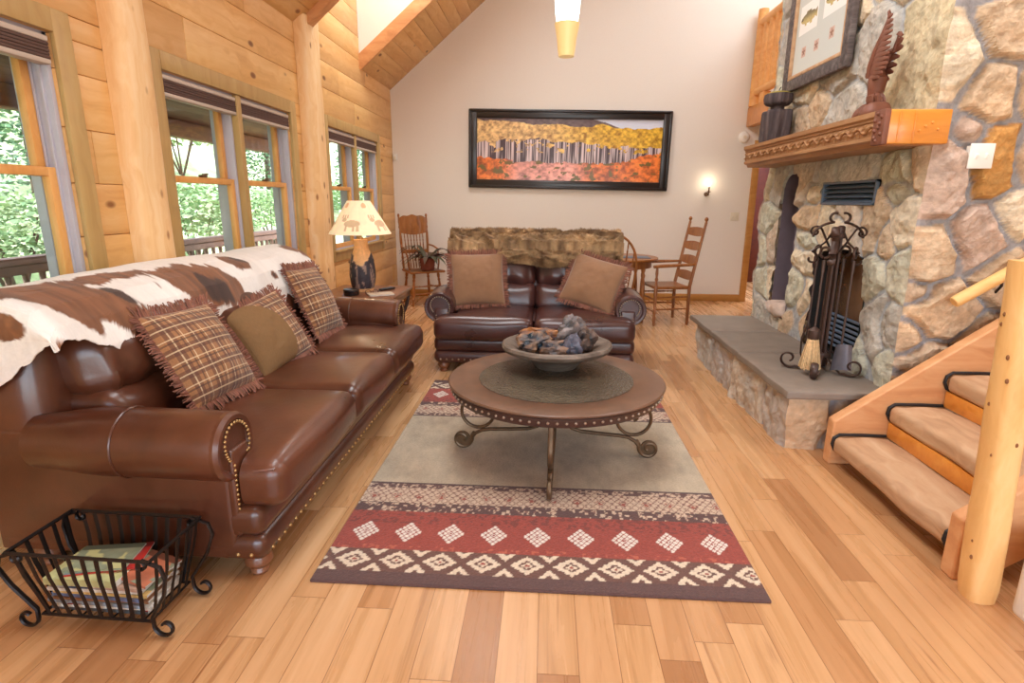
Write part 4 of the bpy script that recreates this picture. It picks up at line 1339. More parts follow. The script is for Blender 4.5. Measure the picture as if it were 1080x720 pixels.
# newel log
q = MB()
def nw(u, v):
    th = u * 2 * PI
    r = 0.051 * (1 + 0.07 * (fbm(np.cos(th) * 1.3 + v * 5, np.sin(th) * 1.3 + 4, 15, 3) - 0.5) * 2) * (1 - 0.10 * sstep(0.04, 0, v)) * (1.05 - 0.03 * v)
    sq = 1 / np.maximum(np.abs(np.cos(th)), np.abs(np.sin(th))) ** 0.45
    cx, cy = 1.604 - 0.068 * v - 1.575, 1.905 - 2.5
    return (cx + r * sq * np.cos(th), cy + r * sq * np.sin(th), v * 1.225)
q.grid(28, 50, nw)
top = [tuple(float(c) for c in nw(np.array(i / 27), np.array(1.0))) for i in range(27)]
q.add(top, [tuple(range(27))])
rr_ = random.Random(9)
KN = plain('dark_knot', lin(130, 82, 46), 0.8, nscale=20, namp=0.2)
nwo = q.build('newel_post', M['newel'], ST, sharp=60)
q = MB()
for i in range(9):     # knots and bolt holes
    v = rr_.uniform(0.05, 0.95); u = rr_.uniform(0.45, 0.80)
    p = [float(c) for c in nw(np.array(u), np.array(v))]
    r0 = rr_.uniform(0.003, 0.0065)
    q = MB(); q.ball(p, (r0, r0, r0 * 1.6), 8, 6)
    q.build('knot', KN, nwo)
# handrail on the stone wall
t = thing('handrail', 'round pale wooden handrail on black bracket against the front stones', 'handrail', (2.12, 3.055, 0.90))
q = MB(); d = Vector((1, 0, 0.66)).normalized()
q.tube([tuple(d * s) for s in (0, 0.004, 0.02, 0.5, 1.3)], [0.024, 0.029, 0.031, 0.031, 0.031], 16)
q.build('rail', M['handrail'], t)
for s in (0.26, 1.05):
    q = MB(); p = d * s
    q.tube([tuple(p + Vector((0, 0.0, -0.028))), tuple(p + Vector((0.012, 0.012, -0.055))), tuple(p + Vector((0.03, 0.07, -0.10)))], 0.007, 8)
    q.ball(tuple(p + Vector((0.03, 0.072, -0.10))), (0.022, 0.012, 0.022), 10, 8)
    q.build('bracket', M['strap'], t)
# low white plaster curb next to the newel
q = MB()
q.box((2.19, 1.70, 0.135), (1.04, 0.30, 0.31), 0.035, seg=4)
o = q.build('wall_stair', M['white'], kind='structure')

# ================================================================ LOFT
q = MB()
q.box((3.95, 6.9, 2.5), (2.4, 2.84, 0.2))
q.build('floor_loft', M['pine'], kind='structure')
q = MB(); q.box((2.70, 6.9, 2.5), (0.10, 2.84, 0.245), 0.01)
q.build('beam_loft', M['mantelend'], kind='structure')
t = thing('loft_railing', 'peeled log balustrade along the loft edge by the chimney top', 'railing', (2.70, 8.22, 2.62))
q = MB(); q.tube([(0, 0, 0), (0, 0, 0.5), (0, 0, 1.16)], [0.075, 0.07, 0.062], 14); q.build('end_post', M['rail'], t)
q = MB(); q.tube([(0, 0.02, 1.0), (0.004, -0.8, 1.005), (0, -1.7, 1.0), (0, -2.7, 1.0)], [0.055, 0.05, 0.053, 0.05], 12); q.build('top_rail', M['rail'], t)
q = MB(); q.tube([(0, 0.0, 0.17), (0.004, -0.8, 0.17), (0, -2.7, 0.17)], [0.055, 0.05, 0.05], 12); q.build('bottom_rail', M['rail'], t)
for k in range(13):
    q = MB(); y = -0.17 - k * 0.19
    q.tube([(0, y, 0.17), (0.006 * math.sin(k), y, 0.55), (0, y, 1.0)], [0.040, 0.046, 0.038], 10); q.build('baluster', M['rail'], t)
for k in range(4):
    q = MB(); q.box((0, -0.35 - 0.75 * k, 0.06), (0.09, 0.16, 0.12), 0.008); q.build('spacer_block', M['rail'], t)
# ================================================================ SOFAS
def sofa(name, label, cat, W, n, D, loc_, rotz, mat, nailmat, H=0.96, arm=0.66):
    t = thing(name, label, cat, loc_, rotz)
    AW = 0.27; iw = W - 2 * (AW - 0.05)        # inner width
    # local: x along the seat, front towards -y, back plane y = 0
    q = MB()
    Wb = W - 0.15                               # width over the base and side panels
    q.box((0, -D / 2 + 0.005, 0.245), (Wb - 0.005, D - 0.055, 0.125), 0.045, seg=3)
    q.box((0, -D / 2 + 0.01, 0.137), (Wb, D - 0.04, 0.115), 0.05, seg=3)
    q.build('base', mat, t)
    bo = [o for o in bpy.data.objects if o.parent == t][0]
    pts = [(-Wb / 2 + 0.06 + i * 0.05, -D + 0.031, 0.119) for i in range(int((Wb - 0.1) / 0.05))]
    pts += [(s * (Wb / 2 - 0.001), -D + 0.085 + j * 0.05, 0.119) for s in (-1, 1) for j in range(2)]
    nails(pts, 0.0085, nailmat, bo)
    # back frame with rounded shoulders
    q = MB()
    def backfn(p):
        x, y, z = p
        f = z / 0.42                                  # -1..1
        y2 = y + 0.05 * max(0, f) ** 2 * 1.0
        k = sstep(0.25, 1.0, f)
        x2 = x * (1 - 0.035 * float(k))
        return (x2, y2, z)
    q.box((0, -0.15, 0.10 + (H - 0.14) / 2), (Wb - 0.01, 0.25, H - 0.12), 0.10, seg=4, n=6, fn=backfn)
    q.build('back_frame', mat, t)
    cw = iw / n
    for i in range(n):
        xc = -iw / 2 + cw * (i + 0.5)
        wr = random.Random(i + 3)
        ph = wr.uniform(0, 6)
        q = MB()
        def seatfn(p, ph=ph):
            x, y, z = p
            zz = z + 0.004 * math.sin(x * 14 + ph) * math.cos(y * 9) + (0.012 * (1 - (2 * x / cw) ** 2) if z > 0 else 0)
            # the end cushions are T-shaped: they widen in front of the arms
            for sd_ in ([-1] if i == 0 else []) + ([1] if i == n - 1 else []):
                k = float(1 - sstep(-0.225, -0.19, y)) * float(sstep(0.0, 1.0, x * sd_ / (cw / 2)))
                x = x + sd_ * k * (Wb / 2 - 0.012 - iw / 2)
            return (x, y, zz)
        q.box((xc, -D + 0.36 - 0.03, 0.385), (cw - 0.006, 0.76, 0.185), 0.06, seg=4, n=26, bulge=(0.002, 0.02, 0.02), fn=seatfn)
        so = q.build('seat_cushion', mat, t)
        q = MB()
        pts = []
        zt_ = 0.452
        xl = xc - cw / 2 + 0.004 if i else -Wb / 2 + 0.012
        xr = xc + cw / 2 - 0.004 if i < n - 1 else Wb / 2 - 0.012
        xl0, xr0 = xc - cw / 2 + 0.006, xc + cw / 2 - 0.006
        yb0 = -D + 0.62
        if i == 0: pts += []
        else: pts += [(xl, yb0, zt_)]
        pts += [(xl, -D + 0.05, zt_), (xl + 0.02, -D - 0.015, zt_)]
        for f in np.linspace(0.06, 0.94, 12): pts.append((xl + (xr - xl) * f, -D - 0.036 + 0.016 * (2 * f - 1) ** 2, zt_ + 0.006 * (1 - (2 * f - 1) ** 2)))
        pts += [(xr - 0.02, -D - 0.015, zt_), (xr, -D + 0.05, zt_)]
        if i == n - 1: pts += []
        else: pts += [(xr, yb0, zt_)]
        q.tube(pts, 0.0048, 6)
        q.build('piping', mat, so)
        # two-tier back: lumbar roll and puffed headrest
        def lumb(p, ph=ph):
            x, y, z = p
            return (x, y - 0.25 * 0 + 0.0 - 0.06 * 0 + (z * 0.22), z + 0.006 * math.sin(x * 17 + ph))
        q = MB()
        q.box((xc, -0.335, 0.565), (cw + 0.004, 0.26, 0.24), 0.07, seg=4, n=8, bulge=(0.0, 0.025, 0.01), fn=lumb)
        q.build('lumbar_cushion', mat, t)
        q = MB()
        def head(p, ph=ph):
            x, y, z = p
            w = 0.009 * math.sin(x * 52 + ph + 1.5 * math.sin(x * 19) + 6 * z) * (1 if y < 0 else 0.3) * max(0.0, min(1.0, (0.10 - z) * 8))
            return (x, y + z * 0.22 + w, z - 0.03 * (2 * x / cw) ** 4)
        q.box((xc, -0.27, 0.80), (cw + 0.01, 0.28, 0.30), 0.11, seg=5, n=22, bulge=(0.0, 0.03, 0.012), fn=head)
        q.build('head_cushion', mat, t)
    for i in range(1, n):
        q = MB(); q.box((-iw / 2 + cw * i, -0.24, 0.66), (0.07, 0.16, 0.5), 0.03, seg=2)  # filler box added to close the cushion gap where a glint showed
        q.build('gap_filler', mat, t)
    for s in (-1, 1):
        # arm: panel + roll, swept from back to front
        q = MB()
        RZ, RR = arm - 0.125, 0.125
        xo = s * (W / 2 - RR + 0.01)
        AF = -D + 0.135                            # the arm fronts stand back behind the T cushions
        q.box((s * (Wb / 2 - 0.075), (AF - 0.02) / 2, 0.36), (0.15, -AF - 0.02, 0.46), 0.02, seg=2, n=3)
        q.box((s * (Wb / 2 - 0.010), (-D + 0.16) / 2, 0.30), (0.018, D - 0.20, 0.40), 0.008)
        P = []; rad = []
        for k in range(22):
            f = k / 21
            y = -0.24 - f * (-AF - 0.24)
            P.append((xo + s * 0.010 * math.sin(f * 3), y, RZ + 0.010 * math.sin(f * PI)))
            rad.append(RR * (0.80 + 0.20 * float(sstep(0.0, 0.4, f))) * (1.0 if f < 0.97 else 0.97))
        q.tube(P, rad, 28)
        ao = q.build('arm', mat, t)
        q = MB()   # seam line round the roll
        for f in (0.5,):
            y = -0.24 - f * (-AF - 0.24)
            q.tube([(xo + s * 0.010 * math.sin(f * 3) + (RR + 0.001) * math.cos(a), y, RZ + 0.010 + (RR + 0.001) * math.sin(a)) for a in np.linspace(0, 2 * PI, 25)[:-1]], 0.004, 5, closed=True)
        q.build('seam_piping', mat, ao)
        # scroll front: round face, stem and a ring of nailheads
        q = MB()
        yf = AF
        q.M = Matrix.Translation((xo, yf, RZ)) @ Matrix.Rotation(PI / 2, 4, 'X')
        q.lathe([(RR * 0.99, -0.02), (RR * 1.01, 0.004), (RR * 0.93, 0.018), (RR * 0.80, 0.016), (RR * 0.72, 0.004), (0.0, 0.004)], 32)
        q.M = Matrix.Identity(4)
        q.box((s * (Wb / 2 - 0.062), yf + 0.005, 0.36), (0.115, 0.05, 0.34), 0.014, seg=2)
        fo_ = q.build('arm_front', mat, ao)
        q = MB()
        pts = [(s * (Wb / 2 - 0.016), z) for z in np.arange(0.30, RZ - 0.06, 0.019)] + [(s * (Wb / 2 - 0.105), z) for z in np.arange(0.30, RZ - 0.03, 0.019)]
        a0 = -PI * 0.28 if s > 0 else PI * 1.28
        for a in np.linspace(0, 1, 26):
            th = -0.42 * PI + a * 1.62 * PI
            th = th if s < 0 else PI - th
            rr2 = 0.090 - 0.03 * float(sstep(0.6, 1.0, a))
            pts.append((xo + rr2 * math.cos(th), RZ + rr2 * math.sin(th)))
        nails([(x, yf - 0.018, z) for (x, z) in pts], 0.0062, nailmat, ao)
        for y in (-D + 0.10, -0.14):
            q = MB()
            q.lathe([(0.0, 0.0), (0.030, 0.0), (0.036, 0.012), (0.030, 0.026), (0.040, 0.034), (0.052, 0.05), (0.052, 0.066), (0.042, 0.085), (0.0, 0.085)], 20, (s * (Wb / 2 - 0.075), y, 0))
            q.build('bun_foot', M['darkoak'], t)
    return t
SOFA = sofa('leather_sofa', 'long brown leather three-seat sofa under the pine wall windows', 'sofa', 2.61, 3, 1.08, (-2.06, 3.02, 0), PI / 2, M['leather'], M['brass'], H=1.03, arm=0.66)
LOVE = sofa('leather_loveseat', 'oxblood leather two-seat loveseat facing the camera behind the coffee table', 'loveseat', 1.80, 2, 1.0, (-0.09, 5.46, 0), 0, M['leather2'], M['nail'], H=1.0, arm=0.66)

# ================================================================ PILLOWS
def pillow(name, label, w, h, th, M4, mat, seed, group=None, fr=0.034, second=None, cat='pillow'):
    t = thing(name, label, cat, group=group)
    t.matrix_world = M4
    q = MB()
    n = 30
    def shp(u, v):
        a, b = (u - 0.5) * 2, (v - 0.5) * 2
        x = w / 2 * a * (1 - 0.05 * (1 - b * b)); y = h / 2 * b * (1 - 0.05 * (1 - a * a))
        return a, b, x, y
    def side(sg):
        def f(u, v):
            a, b, x, y = shp(u, v)
            z = th / 2 * (np.clip((1 - a ** 2) * (1 - b ** 2), 0, 1)) ** 0.55
            z = z * (1 + 0.16 * (fbm(u * 4, v * 4, seed, 3) - 0.5) * 2) 
            return (x, y, sg * z)
        return f
    q.grid(n, n, side(1)); q.grid(n, n, side(-1), flip=True)
    q.build('cover', mat, t, sharp=None)
    if second:
        q = MB()
        def f2(u, v):
            x, y, z = side(1)(u, v)
            return (x, y, z + 0.004)
        q.grid(n * 2, n * 2, f2, mask=lambda u, v: ((u - 0.06) / 0.60) ** 2 + ((v - 0.35) / 0.72) ** 2 < 1.0)
        o = q.build('corduroy_panel', second, t, sharp=None, label='plain olive corduroy panel')
    q = MB(); r2 = random.Random(seed)
    m = int((w + h) * 2 / 0.0048)
    for i in range(m):
        s = (i + r2.random()) / m * 4
        k = int(s) % 4; f = s - int(s)
        u, v = [(f, 0.0), (1.0, f), (1 - f, 1.0), (0.0, 1 - f)][k]
        a, b, x, y = shp(u, v)
        nx, ny = [(0, -1), (1, 0), (0, 1), (-1, 0)][k]
        corner = 0.25 * math.exp(-min(f, 1 - f) * 14)
        tx_, ty_ = [(1, 0), (0, 1), (-1, 0), (0, -1)][k]
        cs = (1 if f > 0.5 else -1) * corner * 2
        L = fr * r2.uniform(0.75, 1.2)
        dz = r2.uniform(-0.5, 0.5); dt = r2.uniform(-0.35, 0.35) + cs
        t_ = r2.uniform(0.65, 1.25); q.col = (t_, t_ * r2.uniform(0.9, 1.05), t_ * r2.uniform(0.9, 1.05))
        q.tube([(x - nx * 0.006, y - ny * 0.006, 0), (x + nx * L * 0.55 + tx_ * dt * L * 0.3, y + ny * L * 0.55 + ty_ * dt * L * 0.3, dz * 0.012 + 0.004), (x + nx * L + tx_ * dt * L * 0.7, y + ny * L + ty_ * dt * L * 0.7, dz * 0.03)], [0.0032, 0.0034, 0.0028], 4)
    q.build('fringe', M['fringe'], t, sharp=None)['kind'] = 'stuff'
    return t
def pose(center, normal, upish, roll=0.0):
    n = Vector(normal).normalized()
    y = Vector(upish); y = (y - n * y.dot(n)).normalized()
    x = y.cross(n)
    Mx = Matrix((x, y, n)).transposed().to_4x4()
    return Matrix.Translation(center) @ Mx @ Matrix.Rotation(roll, 4, 'Z')
def pz(c, yaw, lean, roll):
    return pose(c, (math.cos(lean) * math.sin(yaw), -math.cos(lean) * math.cos(yaw), math.sin(lean)), (0, 0, 1), roll)
pillow('throw_pillow', 'fringed plaid pillow at the near end of the brown sofa', 0.46, 0.445, 0.17, pz((-1.535, 2.385, 0.725), 1.55, 0.54, -0.05), M['plaid'], 4, fr=0.044)
pillow('throw_pillow', 'half plaid, half corduroy fringed pillow in the middle of the brown sofa', 0.46, 0.40, 0.16, pz((-1.525, 3.0, 0.675), 1.32, 0.50, 0.15), M['plaid'], 7, second=M['cord'], fr=0.04)
pillow('throw_pillow', 'fringed plaid pillow at the far arm of the brown sofa', 0.45, 0.47, 0.16, pz((-1.55, 3.72, 0.735), 1.56, 0.43, -0.05), M['plaid'], 9, fr=0.044)
pillow('throw_pillow', 'tan suede fringed pillow upright on the left loveseat cushion', 0.46, 0.46, 0.17, pz((-0.585, 4.865, 0.735), 0.18, 0.37, 0.02), M['suede'], 14, fr=0.04)
pillow('throw_pillow', 'tan suede fringed pillow tilted against the right arm of the loveseat', 0.47, 0.445, 0.17, pz((0.405, 4.85, 0.725), -0.2, 0.5, -0.27), M['suede'], 18, fr=0.04)

# ================================================================ COWHIDE over the sofa back
q = MB()
# cross section (x out from the wall, z) from the front hang, over the top, down behind
prof = np.array([(-1.675, 0.60), (-1.655, 0.68), (-1.640, 0.78), (-1.645, 0.86), (-1.685, 0.965), (-1.75, 1.03), (-1.84, 1.065), (-1.94, 1.085), (-2.015, 1.08), (-2.065, 1.04), (-2.085, 0.95), (-2.09, 0.84), (-2.095, 0.7)])
seg_ = np.concatenate([[0], np.cumsum(np.hypot(*np.diff(prof, axis=0).T))])
seg_ /= seg_[-1]
Y0H, Y1H = 1.785, 4.25
ye = np.array([1.50, 1.57, 1.66, 1.74, 1.80, 1.86, 1.93, 2.00, 2.06, 2.11, 2.16, 2.4, 2.8, 3.0, 3.25, 3.5, 3.8, 3.95, 4.1, 4.2, 4.26])
ze = np.array([.80, .825, .855, .885, .925, .915, .89, .865, .815, .835, .90, .80, .74, .80, .76, .70, .72, .80, .92, 1.0, 1.03])
def hidefn(u, v):
    y = Y0H + v * (Y1H - Y0H)
    ragged = 0.003 * (vnoise(v * 300, v * 0, 3) - 0.5) * 2 + 0.008 * (vnoise(v * 60, v * 0, 5) - 0.5) * 2
    s0 = np.interp(np.interp(y, ye, ze), prof[:7, 1], seg_[:7]) + ragged
    s1 = 0.93 + 0 * v
    s = s0 + (s1 - s0) * u
    x = np.interp(s, seg_, prof[:, 0]); z = np.interp(s, seg_, prof[:, 1])
    # shoulders: the back rounds down at both ends
    endn = np.clip((v - 0.90) / 0.10, 0, 1); 
    z = z - 0.16 * endn ** 2 * (z > 0.0)
    st = np.clip((1.83 - y) / 0.045, 0, 1)
    z = z - 0.02 * st ** 2
    z = z + 0.012 * (fbm(y * 3, u * 3, 9, 3) - 0.5) * 2
    x = x + 0.010 * (fbm(y * 4, u * 4, 19, 3) - 0.5) * 2 + 0.008 * np.sin(y * 18 + u * 2) * (u < 0.4)
    return x, y, z
nu, nv = 70, 300
uu, vv = np.meshgrid(np.linspace(0, 1, nu), np.linspace(0, 1, nv), indexing='ij')
def hidecol(u, v):
    s = u * 0.9; y = v * 2.7
    s = u; y = Y0H + v * (Y1H - Y0H)
    ss = np.interp(np.interp(y, ye, ze), prof[:7, 1], seg_[:7]); s = ss + (0.93 - ss) * u
    streak = 1.5 * (fbm(s * 2.6, y * 15, 71, 4) - 0.5)
    edge = 0.10 * (fbm(s * 14, y * 9, 23, 3) - 0.5)
    def blobs(L):
        f = 0
        for (cy, cs_, wy, ws_) in L:
            f = f + np.exp(-((y + 0.5 * (s - cs_) - cy) / wy) ** 2 - ((s - cs_) / ws_) ** 2)
        return f
    fb_ = blobs([(2.14, .33, .10, .12), (2.02, .46, .10, .07), (1.93, .40, .05, .10), (1.76, .28, .05, .05), (2.62, .38, .20, .15), (2.92, .33, .17, .17), (3.18, .44, .09, .08), (4.08, .47, .26, .10), (3.42, .30, .04, .04), (1.85, .56, .2, .04), (2.3, .52, .16, .04)])
    fd_ = blobs([(2.80, .31, .13, .11), (3.22, .44, .05, .05), (1.73, .27, .02, .03), (4.15, .53, .3, .05), (3.42, .30, .025, .03), (2.2, .40, .03, .07)])
    nz = fb_ + 0.75 * streak + edge
    brown = sstep(0.50, 0.56, nz)[..., None]
    dark = sstep(0.52, 0.72, fd_ + 0.8 * streak + edge)[..., None]
    tint = fbm(s * 6, y * 40, 41, 3)[..., None]
    W_ = np.array(lin(236, 232, 226)) * (0.9 + 0.15 * tint)
    B_ = np.array(lin(126, 78, 44)) * (0.4 + 1.1 * tint)
    D_ = np.array(lin(58, 34, 24)) * (0.7 + 0.6 * tint)
    c = W_ * (1 - brown) + B_ * brown
    return c * (1 - dark) + D_ * dark
q.grid(nu, nv, hidefn, cols=hidecol(uu, vv))
# the end flap: the hide turns over the near end of the sofa back and hangs
def flapfn(u, w):
    x, y, z = hidefn(u, u * 0.0)
    hem = np.clip(0.925 + (x + 1.66) * 0.74, 0.62, None) + 0.012 * (fbm(x * 30, x * 0, 91, 3) - 0.5) * 2
    drop = np.maximum(z - hem, 0.004)
    zz = z - drop * w
    yy = y - 0.022 * np.sin(np.clip(w * 4, 0, PI / 2)) - 0.008 * (fbm(x * 9, w * 3, 93, 2) - 0.5) * 2 * w + 0.012 * w
    return x, yy, zz
def flapcol(u, w):
    x, yy, zz = flapfn(u, w)
    s_ = 0.2 + 0.6 * u
    st_ = 1.5 * (fbm(w * 1.2 + 4, u * 9, 75, 4) - 0.5)
    b_ = np.exp(-((u - 0.30) / 0.10) ** 2 - ((w - 0.30) / 0.3) ** 2) + np.exp(-((u - 0.75) / 0.12) ** 2 - ((w - 0.6) / 0.5) ** 2)
    k_ = sstep(0.50, 0.56, b_ + 0.6 * st_)[..., None]
    tint = fbm(u * 30, w * 4, 43, 3)[..., None]
    return np.array(lin(236, 232, 226)) * (0.9 + 0.15 * tint) * (1 - k_) + np.array(lin(126, 78, 44)) * (0.4 + 1.1 * tint) * k_
u2, w2 = np.meshgrid(np.linspace(0, 1, 70), np.linspace(0, 1, 40), indexing='ij')
q.grid(70, 40, flapfn, cols=flapcol(u2, w2), flip=True)
hd_ = q.build('cowhide_throw', M['hide'], sharp=None)
so_ = hd_.modifiers.new('thick', 'SOLIDIFY'); so_.thickness = 0.006; so_.offset = 1
tag(hd_, 'brown and white cowhide draped over the sofa back', 'throw')

# ================================================================ FUR THROW over the loveseat back
q = MB()
prof2 = np.array([(5.02, 0.74), (5.005, 0.84), (5.01, 0.92), (5.05, 1.0), (5.12, 1.055), (5.22, 1.08), (5.33, 1.075), (5.41, 1.04), (5.46, 0.96), (5.475, 0.85)])
sg2 = np.concatenate([[0], np.cumsum(np.hypot(*np.diff(prof2, axis=0).T))]); sg2 /= sg2[-1]
X0F, X1F = -0.86, 0.665
def furfn(u, v):
    s0 = 0.06 + 0.10 * fbm(v * 5, v * 0, 31, 2) + 0.10 * np.abs(v - 0.5)
    s = s0 + (0.96 - s0) * u
    y = np.interp(s, sg2, prof2[:, 0]); z = np.interp(s, sg2, prof2[:, 1])
    x = X0F + v * (X1F - X0F) + 0.02 * (fbm(u * 6, v * 3, 8, 2) - 0.5)
    ridge = 1 - np.abs(2 * fbm(v * 7 + u * 3.5, u * 6 - v * 2, 44, 4) - 1)
    d = 0.075 * ridge ** 2 + 0.03 * fbm(v * 34, u * 20, 48, 3)
    fade = np.minimum(np.clip(u * 8, 0, 1), 1)
    return x, y - d * fade * np.where(s < 0.55, 0.8, 0.1), z + d * fade * np.where(s > 0.3, 0.8, 0.1)
nu, nv = 70, 220
uu, vv = np.meshgrid(np.linspace(0, 1, nu), np.linspace(0, 1, nv), indexing='ij')
def furcol(u, v):
    t_ = np.clip(fbm(v * 26, u * 14, 61, 4) * 1.8 - 0.4, 0, 1)[..., None]
    g = np.clip(fbm(v * 8, u * 5, 67, 3) * 2 - 0.6, 0, 1)[..., None]
    return (np.array(lin(96, 68, 44)) * (1 - t_) + np.array(lin(184, 150, 108)) * t_) * (0.75 + 0.4 * g)
fcol = furcol(uu, vv)
q.grid(nu, nv, furfn, cols=fcol)
r2 = random.Random(21)
fx, fy, fz = furfn(uu, vv)
vs, fs, cs2 = [], [], []
for i in range(26000):
    a = int(r2.random() * (nu - 1)); b = int(r2.random() * (nv - 1))
    p = Vector((fx[a, b], fy[a, b], fz[a, b]))
    s = a / nu
    nrm = Vector((r2.uniform(-0.6, 0.6), -1.0 if s < 0.5 else r2.uniform(-0.5, 0.5), -0.5 if s < 0.35 else 0.7)).normalized()
    L = r2.uniform(0.010, 0.024); w = Vector((1, 0, 0)) * 0.0014
    k = len(vs)
    vs += [tuple(p - w), tuple(p + w), tuple(p + nrm * L)]
    fs.append((k, k + 1, k + 2))
    c = fcol[a, b] * r2.uniform(0.8, 1.35); cs2 += [c * 0.9, c * 0.9, c]
q.add(vs, fs, np.array(cs2))
fo2 = q.build('fur_throw', M['fur'], sharp=None)
tag(fo2, 'tawny fur throw draped along the loveseat back', 'throw')
# ================================================================ RUG
RX0, RX1, RY0, RY1 = -0.858, 0.832, 1.812, 4.262
def rugcol(x, y):
    """x across 0..1.69, d = distance from the nearer short end"""
    Wd = RX1 - RX0; L = RY1 - RY0
    d = np.minimum(y, L - y)
    xs = np.floor(x / 0.0062) * 0.0062; ds = np.floor(d / 0.0078) * 0.0078
    P = lin(92, 66, 62); C = lin(214, 196, 172); RD = lin(146, 66, 54); B = lin(176, 160, 136); BR = lin(104, 72, 62)
    c = np.ones(x.shape + (3,)) * np.array(B)
    nb = (0.6 * fbm(x * 5, y * 7, 3, 4) + 0.4 * fbm(x * 30, y * 14, 4, 3))[..., None]
    c = c * (0.62 + 0.78 * nb)
    def put(m, col, var=0.12, seed=5):
        v = (1 - var + 2 * var * vnoise(x / 0.006, y / 0.006, seed))[..., None]
        cc = np.ones(x.shape + (3,)) * np.array(col) * v
        c[m] = cc[m]
    put(d < 0.062, P)
    # zigzag diamonds: cream lozenges on brown
    b1 = (d >= 0.062) & (d < 0.205)
    put(b1, BR)
    per = 0.1725
    q1 = np.abs(((xs - 0.03) / per) % 1.0 - 0.5) * 2          # 0 centre..1 edges
    r1 = np.abs((ds - 0.134) / 0.071)
    loz = q1 * 0.62 + r1 * 0.62
    put(b1 & (loz < 0.50) , C); put(b1 & (loz < 0.27), BR); put(b1 & (loz < 0.17), C); put(b1 & (loz < 0.07), RD)
    q2 = 1 - q1
    tri = q2 * 0.95 + np.abs(1.0 - r1) * 0.62
    put(b1 & (tri < 0.44), C); put(b1 & (tri < 0.16), BR)
    # red band with stepped white lozenges
    b2 = (d >= 0.205) & (d < 0.50)
    put(b2, RD, 0.16)
    spk = vnoise(x / 0.012, y / 0.012, 77)
    put(b2 & (d > 0.40) & (spk > 0.62), lin(116, 56, 48), 0.1)
    put(b2 & (d < 0.24) & (spk > 0.72), lin(176, 92, 70), 0.1)
    per2 = 0.1845
    xo = ((x - 0.015) / per2) % 1.0
    xq = (xo - 0.5) * per2; dq = d - 0.335
    cell = 0.0245
    ci, cj = np.round((xq / cell + dq / (cell * 1.25)) / 1.0), np.round((xq / cell - dq / (cell * 1.25)) / 1.0)
    fi_ = np.abs((xq / cell + dq / (cell * 1.25)) - ci); fj_ = np.abs((xq / cell - dq / (cell * 1.25)) - cj)
    dia = (np.abs(ci) <= 2) & (np.abs(cj) <= 2) & (fi_ < 0.40) & (fj_ < 0.40)
    put(b2 & dia, lin(222, 212, 200), 0.06)
    put(b2 & (np.abs(ci) <= 0) & (np.abs(cj) <= 0) & (fi_ < 0.2) & (fj_ < 0.2), RD, 0.1)
    # brown speckle, then cream band of little red lozenges, then a dark line
    b3 = (d >= 0.50) & (d < 0.765)
    put(b3, lin(196, 172, 148), 0.14)
    lat = np.minimum(np.abs(((xs / 0.036 + ds / 0.05) % 1.0) - 0.5), np.abs(((xs / 0.036 - ds / 0.05) % 1.0) - 0.5))
    put(b3 & (lat < 0.085), lin(128, 92, 80), 0.1)
    ctr = (np.abs(((xs / 0.108) % 1.0) - 0.5) + np.abs((ds - 0.63) / 0.12) < 0.28)
    put(b3 & ctr & (lat > 0.2), lin(150, 76, 62), 0.1)
    sp2 = vnoise(xs / 0.014, ds / 0.016, 91)
    put(b3 & (d < 0.575) & (sp2 > 0.36), lin(88, 62, 58), 0.12)
    put(b3 & (d > 0.715) & (sp2 > 0.45), lin(96, 68, 62), 0.12)
    put((d >= 0.755) & (d < 0.772), lin(84, 62, 60), 0.08)
    return c
q = MB()
nu, nv = 340, 480
uu, vv = np.meshgrid(np.linspace(0, 1, nu), np.linspace(0, 1, nv), indexing='ij')
q.grid(nu, nv, lambda u, v: (RX0 + u * (RX1 - RX0), RY0 + v * (RY1 - RY0), 0.012 + 0.0012 * vnoise(u * 420, v * 600, 3)), cols=rugcol(uu * (RX1 - RX0), vv * (RY1 - RY0)))
q.col = lin(92, 66, 62)
q.box(((RX0 + RX1) / 2, (RY0 + RY1) / 2, 0.006), (RX1 - RX0 + 0.006, RY1 - RY0 + 0.006, 0.0118), 0.004)
tag(q.build('area_rug', M['rug'], sharp=None), 'beige southwestern rug with red and cream banded ends under the coffee table', 'rug')

# ================================================================ COFFEE TABLE
CX, CY, CZ = 0.066, 2.99, 0.455
t = thing('coffee_table', 'round coffee table with studded wooden top on scrolled iron legs', 'coffee table', (CX, CY, 0.0125))
CZ -= 0.0125
def ringcol(mb, r): pass
q = MB(); q.col = lin(106, 76, 57)
q.lathe([(0.0, CZ - 0.035), (0.53, CZ - 0.035), (0.55, CZ - 0.03), (0.570, CZ - 0.012), (0.582, CZ - 0.008), (0.586, CZ), (0.580, CZ + 0.006), (0.56, CZ + 0.008), (0.430, CZ + 0.008), (0.424, CZ + 0.004), (0.0, CZ + 0.004)], 96)
q.build('tabletop', M['tabletop'], t)
q = MB(); q.lathe([(0.0, CZ + 0.0045), (0.418, CZ + 0.0045), (0.418, CZ + 0.0062), (0.0, CZ + 0.0062)], 80); q.build('stone_inlay', M['inlay'], t, label='darker hammered round inlay')
q = MB(); q.col = lin(72, 50, 42)
q.lathe([(0.545, CZ - 0.062), (0.560, CZ - 0.062), (0.569, CZ - 0.05), (0.572, CZ - 0.02), (0.565, CZ - 0.012), (0.535, CZ - 0.012), (0.535, CZ - 0.06)], 96)
apron = q.build('apron', M['tabletop'], t)
nails([(0.571 * math.cos(2 * PI * k / 84), 0.571 * math.sin(2 * PI * k / 84), CZ - 0.036) for k in range(84)], 0.0075, M['nail'], apron)
